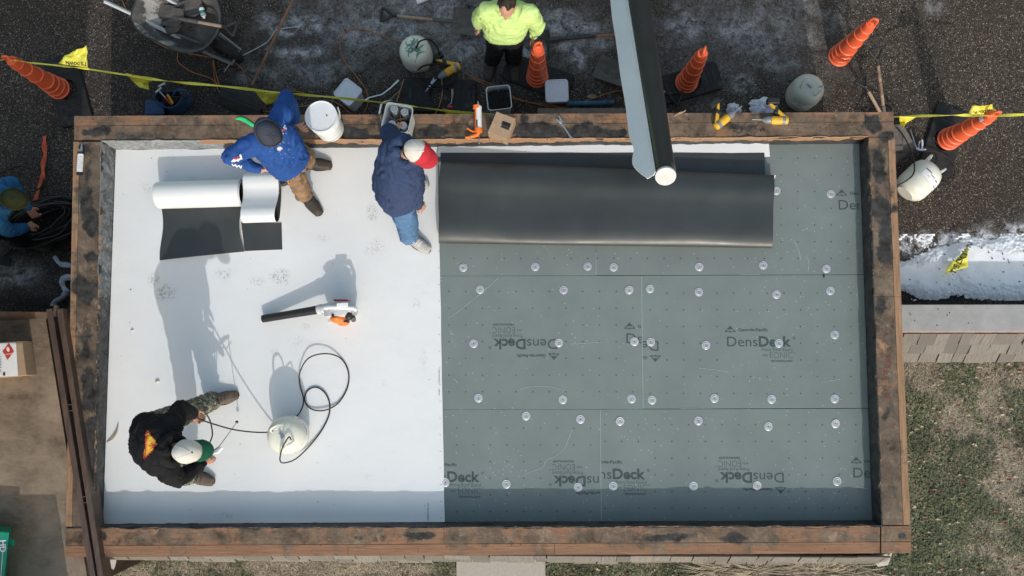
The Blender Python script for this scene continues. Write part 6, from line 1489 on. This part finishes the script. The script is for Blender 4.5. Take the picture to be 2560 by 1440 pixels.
    if hood:
        mb = MB(); nb = J['neck']; back = -f; pts = []
        for i in range(13):
            a = math.pi*2*i/12; pts.append(nb+spine*(.035+.02*math.cos(a))+r0*(.10*math.sin(a))+f*(.085*math.cos(a))-f*.015)
        mb.limb(pts, [.030+.014*(1-math.cos(math.pi*2*i/12))/2 for i in range(13)], 10)
        mb.limb([nb-f*.085+spine*.04, nb-f*.105-spine*.015, nb-f*.10-spine*.06], [.042, .042, .026], 14)
        remesh(mb, 'hood', mats[0], sh, .010, 2, foldt*.9, 14, seed+2)
    # --- feet
    for k, bm_ in zip(('LL', 'RL'), boots):
        a, b, c, d_ = J[k]; boot(t, shoe, Vector((c.x, c.y, 0)), d_-c, M[bm_], M['sole'], z0=z0+.002 if z0 else .002)
    # --- hat and hair
    Hc = J['head']; hf = headf.normalized()
    def dome(z_lo, k=1.0, cuff=0, name='hat', mat='beanie', squash=1.0, tilt=0):
        mb = MB(); pr = []
        for i in range(15):
            a = i/14*math.pi/2; pr.append((math.cos(a)**.85 if i < 14 else .004, z_lo+(.118*squash-z_lo)*math.sin(a)))
        Mh = Matrix((s, hf, u)).transposed().to_4x4(); Mh.translation = Hc-hf*.004
        mb.lathe([(.086*k*r_, z) for r_, z in pr], 36, Mh, sx=1.0, sy=1.24)
        if cuff: 
            mb.lathe([(.084*k, z_lo-.004), (.092*k, z_lo), (.094*k, z_lo+.02), (.092*k, z_lo+.042), (.083*k, z_lo+.050)], 36, Mh, sy=1.23, caps=False)
        for v in mb.v: v += (v-Hc).normalized()*noise.noise(v*16)*.006
        o = mb.build(name, M[mat], t, smooth=60); return o, Mh
    if hat[0] == 'beanie':
        o, Mh = dome(.018, 1.05, 1, 'beanie', hat[1], 1.12)
        m3 = MB()
        for k in range(6):
            a = k*math.pi/3+.3; m3.tube([Mh @ Vector((.094*math.cos(a)*math.sin(q), .114*math.sin(a)*math.sin(q), .018+.117*math.cos(q))) for q in (.08, .3, .6, .9, 1.2)], .0022, 5)
        m3.build('seams', M[hat[1]], o)
    elif hat[0] == 'cap':
        o, Mh = dome(.022, 1.06, 0, 'cap', hat[1], 1.06)
        bl_ = hat[3]; mb = MB()
        def brim(uu, v): a = (uu-.5)*2*1.12; r_ = .092+bl_*v*math.cos(a*.75)**.5; x = math.sin(a)*(.090+.012*v*math.cos(a)); y = math.cos(a)*.112+bl_*v*max(0, math.cos(a))**.35; return Mh @ Vector((x, y, .026-.014*v-.022*(x/.09)**2))
        mb.grid(brim, 24, 8); mb.build('brim', M[hat[2]], o, smooth=60, solid=.004)
        if hat[4]:   # coloured front panels
            mb = MB()
            def fp(uu, v): a = (uu-.5)*2*math.pi*.5; q = (1-v)*math.pi/2; r_ = math.cos(math.pi/2-q)**.85 if q > 1e-3 else 0; z = .022+(.118*1.06-.022)*math.cos(q); return Mh @ (Vector((.0975*math.sin(a)*r_, .0975*1.23*math.cos(a)*r_, z+.006)))
            mb.grid(fp, 24, 12); mb.build('front_panel', M[hat[4]], o, smooth=60)
        m3 = MB(); m3.ell(Mh @ Vector((0, 0, .127)), (.007, .007, .005))
        m3.build('button', M['capg' if hat[2] == 'capg' else 'capw'], o)
        m3 = MB()
        for k in range(6):
            a = k*math.pi/3; m3.tube([Mh @ Vector((.093*math.cos(a)*math.sin(q)**.9, .1155*math.sin(a)*math.sin(q)**.9, .023+.104*math.cos(q))) for q in (.05, .3, .6, .9, 1.2, 1.5)], .0018, 5)
        m3.build('seams', M['capw'], o)
    if hat[0] != 'beanie' or hat[0] == 'hair':
        mb = MB(); k0 = .052 if hat[0] == 'hair' else .0
        if hat[0] == 'hair':
            mb.ell(Hc+u*.036-hf*.026, (.079, .088, .084), Mx, 18, 12)
            rr = random.Random(5)
            for i in range(46):
                a = rr.random()*6.28; q = rr.uniform(0, 1.25); dv = (s*math.cos(a)*math.sin(q)*.082+hf*(math.sin(a)*math.sin(q)*.10)+u*math.cos(q)*.09); (mb.ell(Hc+u*.036-hf*.022+dv*.97, (.016, .016, .012), None, 8, 6) if dv.dot(hf) < .066 else None)
        else:
            mb.ell(Hc-u*.01-hf*.03, (.076, .078, .055), Mx, 18, 12)
        remesh(mb, 'hair', M['hair'], t, .008, 1, .004, 50, 1)
    return t, sh, tr, s, u
def pt(x, y, z, base): return P(x, y, base+z)
V = Vector
# --- the man in blue at the back
D = lambda x, y, z: P(x, y, ZD+z)
J = dict(hip=D(722, 404, .93), chest=D(686, 352, 1.24), neck=D(672, 334, 1.44), head=D(669, 328, 1.58),
 L=(D(704, 286, 1.36), D(717, 244, 1.12), D(741, 303, .84), D(750, 318, .735)),
 R=(D(618, 368, 1.36), D(574, 392, 1.14), D(648, 424, .95), D(668, 426, .91)),
 LL=(D(742, 388, .88), D(764, 392, .48), D(764, 404, .09), D(806, 411, .04)), RL=(D(708, 420, .88), D(742, 446, .48), D(759, 486, .09), D(786, 518, .04)))
pe, sh, tr, s_, u_ = person('man in a royal blue long-sleeved shirt and tan trousers, one hand on the white bucket', J, (M['royal'], M['tan']), (.55, -.6, 0), V((.45, -.55, -.62)), V((.30, -.35, .8)), ZD, 1.0, ('beanie', 'beanie'), seed=1, palms=(V((.6, .3, -.6)), V((.3, .8, 0))), curls=(.55, 1.0), hem=.03)
def bvh(o):
    off = origin(o); me = o.data
    return BVHTree.FromPolygons([v.co+off for v in me.vertices], [tuple(p.vertices) for p in me.polygons])
CAMP = V((0, 0, ZC))
def decal(o, polys, mat, name, lift=.003, parent=None):
    """flat marks laid onto a garment: photo polygons dropped on its surface and given its shape"""
    bv = bvh(o); mb = MB()
    def hit(x, y):
        d = (P(x, y, 0)-CAMP).normalized(); h = bv.ray_cast(CAMP, d)
        return (h[0]+h[1]*lift*(1 if h[1].dot(d) < 0 else -1)) if h[0] else None
    for poly in polys:
        # clip to a fine grid so that it follows folds
        xs = [p[0] for p in poly]; ys = [p[1] for p in poly]; st_ = max(.8, (max(xs)-min(xs)+max(ys)-min(ys))/26)
        def inside(x, y):
            c = False; n_ = len(poly)
            for i in range(n_):
                (x1, y1), (x2, y2) = poly[i], poly[(i+1) % n_]
                if (y1 > y) != (y2 > y) and x < (x2-x1)*(y-y1)/(y2-y1)+x1: c = not c
            return c
        y = min(ys)
        while y < max(ys):
            x = min(xs)
            while x < max(xs):
                if inside(x+st_/2, y+st_/2):
                    q = [hit(a, b) for a, b in ((x, y), (x+st_, y), (x+st_, y+st_), (x, y+st_))]
                    if all(q) and (q[0]-q[2]).length < .05: mb.add(q, [(0, 3, 2, 1)])
                x += st_
            y += st_
    if mb.f: return mb.build(name, mat, parent or o, smooth=60, flip=False)
def stroke(pts, w_=1.4):
    out = []
    for a, b in zip(pts, pts[1:]):
        dx, dy = b[0]-a[0], b[1]-a[1]; L_ = math.hypot(dx, dy); nx, ny = -dy/L_*w_, dx/L_*w_
        out.append([(a[0]-nx, a[1]-ny), (b[0]-nx, b[1]-ny), (b[0]+nx, b[1]+ny), (a[0]+nx, a[1]+ny)])
    return out
decal(sh, stroke([(579, 404), (586, 398), (584, 404), (596, 396), (594, 403), (604, 392)], 1.9)+stroke([(601, 386), (604, 398)], 2), M['pail'], 'sleeve_logo')
decal(sh, stroke([(584, 395), (592, 398), (597, 390)], 1.8), M['red'], 'sleeve_logo')
decal(sh, stroke([(580, 409), (584, 415), (588, 410), (592, 418), (597, 413), (602, 420), (604, 414)], 1.3), M['pail'], 'sleeve_lettering')
decal(sh, stroke([(712, 313), (710, 320), (716, 322)], 1.8)+stroke([(705, 325), (703, 332), (708, 335)], 1.8), M['pail'], 'shoulder_logo')
decal(sh, stroke([(713, 321), (706, 327)], 2.2), M['red'], 'shoulder_logo')
rr = random.Random(6)
decal(sh, [[(692, 370), (700, 366), (706, 370), (701, 377), (693, 376)]]+[[(x, y), (x+w, y-.6), (x+w, y+.5), (x, y+.7)] for x, y, w in [(rr.gauss(705, 18), rr.gauss(372, 22), rr.uniform(.7, 2.2)) for _ in range(34)]], M['capw'], 'paint_specks', .0015)
t = thing('tape_measure', 'black and yellow tape measure clipped to the tan trousers', 'tape measure', D(712, 455, .8))
mb = MB(); Mx = frame(D(712, 456, .80), V((1, .4, 0))); mb.box((0, 0, 0), (.075, .05, .055), Mx.to_3x3()); mb.v = [v+Mx.translation for v in mb.v]; mb.build('case', M['plastic'], t, bevel=.012)
mb = MB(); mb.box(D(721, 456, .835), (.012, .028, .01), Mx.to_3x3()); mb.build('yellow_stripe', M['toolyellow'], t)
# --- the man in navy
J = dict(hip=D(986, 476, .90), chest=D(997, 418, 1.17), neck=D(1016, 386, 1.36), head=D(1040, 380, 1.47),
 L=(D(990, 362, 1.24), D(972, 330, 1.02), D(984, 328, .74), D(988, 316, .66)),
 R=(D(1014, 454, 1.20), D(1034, 488, .96), D(1045, 514, .74), D(1056, 523, .68)),
 LL=(D(980, 456, .86), D(998, 460, .47), D(1008, 462, .09), D(1050, 460, .04)), RL=(D(1000, 500, .86), D(1018, 560, .47), D(1022, 590, .09), D(1052, 612, .04)))
pe2, sh, tr, s_, u_ = person('man in a navy hoodie, blue jeans and red and white cap, reaching into the pail', J, (M['navy'], M['jeans']), (1, .1, -.1), V((.75, -.3, -.58)), V((.45, -.12, .85)), ZD, 1.24, ('cap', 'capw', 'capr', .085, 'capr'), True, seed=11, palms=(V((.3, .3, -.9)), V((-.5, .3, -.4))), curls=(.5, .7), boots=('shoe', 'shoe'), shoe='shoe', belly=.045, hem=.02)
decal(sh, stroke([(1056, 412), (1060, 418), (1058, 424), (1063, 430)], 1.3), M['pail'], 'chest_lettering')
# --- the man in the black hoodie
J = dict(hip=D(372, 1096, .88), chest=D(398, 1116, 1.10), neck=D(432, 1122, 1.20), head=D(466, 1128, 1.285),
 L=(D(430, 1058, 1.12), D(452, 1022, .90), D(484, 1037, .69), D(492, 1044, .61)),
 R=(D(420, 1178, 1.12), D(446, 1198, .90), D(507, 1158, .70), D(521, 1144, .68)),
 LL=(D(392, 1062, .84), D(470, 1030, .50), D(528, 1003, .09), D(572, 992, .04)), RL=(D(390, 1130, .84), D(440, 1180, .50), D(468, 1190, .09), D(500, 1196, .04)))
pe3, sh3, tr, s_, u_ = person('man in a black hoodie and camouflage trousers bending forward with a spray gun', J, (M['blackc'], M['camo']), (.45, 0, -.85), V((.74, -.03, -.66)), V((.66, 0, .74)), ZD, 1.2, ('cap', 'capw', 'capg', .10, None), True, seed=21, palms=(V((.2, -.4, -.9)), V((.1, .5, -.8))), curls=(.75, .9), boots=('bootb', 'bootb'), hem=-.03)
em = decal(sh3, [[(367, 1072), (397, 1112), (359, 1150)]], M['red'], 'back_emblem', .003)
decal(sh3, [[(368, 1077), (394, 1111), (362, 1145)]], M['toolyellow'], 'emblem_field', .005)
decal(sh3, stroke([(375, 1115), (388, 1115)], 1)+[[(378, 1108), (390, 1111), (390, 1119), (378, 1122), (383, 1115)]], M['red'], 'emblem_tree', .0065)
decal(sh3, [q for k in range(9) for q in stroke([(362+k*.55, 1142-k*7.2), (366.5+k*.55, 1141-k*7.2)], .8)+stroke([(363+k*.5, 1139.5-k*7.2), (366+k*.5, 1137-k*7.2)], .7)], M['red'], 'emblem_lettering', .0065)
# --- the man in fluorescent yellow behind the shed
A_ = lambda x, y, z: P(x, y, z)
J = dict(hip=A_(1262, 68, .95), chest=A_(1265, 42, 1.22), neck=A_(1268, 28, 1.42), head=A_(1268, 14, 1.57),
 R=(A_(1216, 30, 1.38), A_(1197, 44, 1.10), A_(1197, 64, .86), A_(1199, 73, .77)), L=(A_(1322, 34, 1.38), A_(1345, 62, 1.10), A_(1334, 88, .88), A_(1327, 100, .80)),
 RL=(A_(1244, 88, .88), A_(1240, 118, .48), A_(1231, 146, .09), A_(1226, 172, .04)), LL=(A_(1280, 88, .88), A_(1283, 118, .48), A_(1284, 148, .09), A_(1287, 180, .04)))
person('man in a fluorescent yellow hoodie and black trousers standing behind the shed', J, (M['hivis'], M['darkc']), (0, -1, 0), V((-.15, -.90, -.30)), V((-.05, -.30, .92)), 0, 1.2, ('hair', 'hair'), False, seed=31, palms=(V((1, 0, 0)), V((-1, 0, 0))), curls=(.55, .55), boots=('boot', 'boot'), belly=.03, hem=.02)
# --- the man in the olive hat at the left edge
J = dict(hip=A_(-60, 540, .80), chest=A_(-30, 515, 1.10), neck=A_(8, 502, 1.25), head=A_(36, 500, 1.36),
 L=(A_(-5, 470, 1.18), A_(30, 458, .92), A_(70, 520, .70), A_(88, 540, .60)), R=(A_(-10, 550, 1.18), A_(20, 578, .92), A_(64, 570, .66), A_(84, 560, .58)),
 LL=(A_(-60, 510, .78), A_(-10, 520, .48), A_(-30, 540, .09), A_(10, 545, .04)), RL=(A_(-50, 560, .78), A_(20, 580, .48), A_(72, 606, .09), A_(112, 616, .04)))
person('man in a blue jacket and olive hat bending over the cable heap at the left', J, (M['jacketb'], M['darkc']), (.6, 0, -.7), V((.8, -.1, -.55)), V((.5, 0, .8)), 0, 1.05, ('beanie', 'olive'), True, seed=41, curls=(.8, .8), boots=('boot', 'boot'))
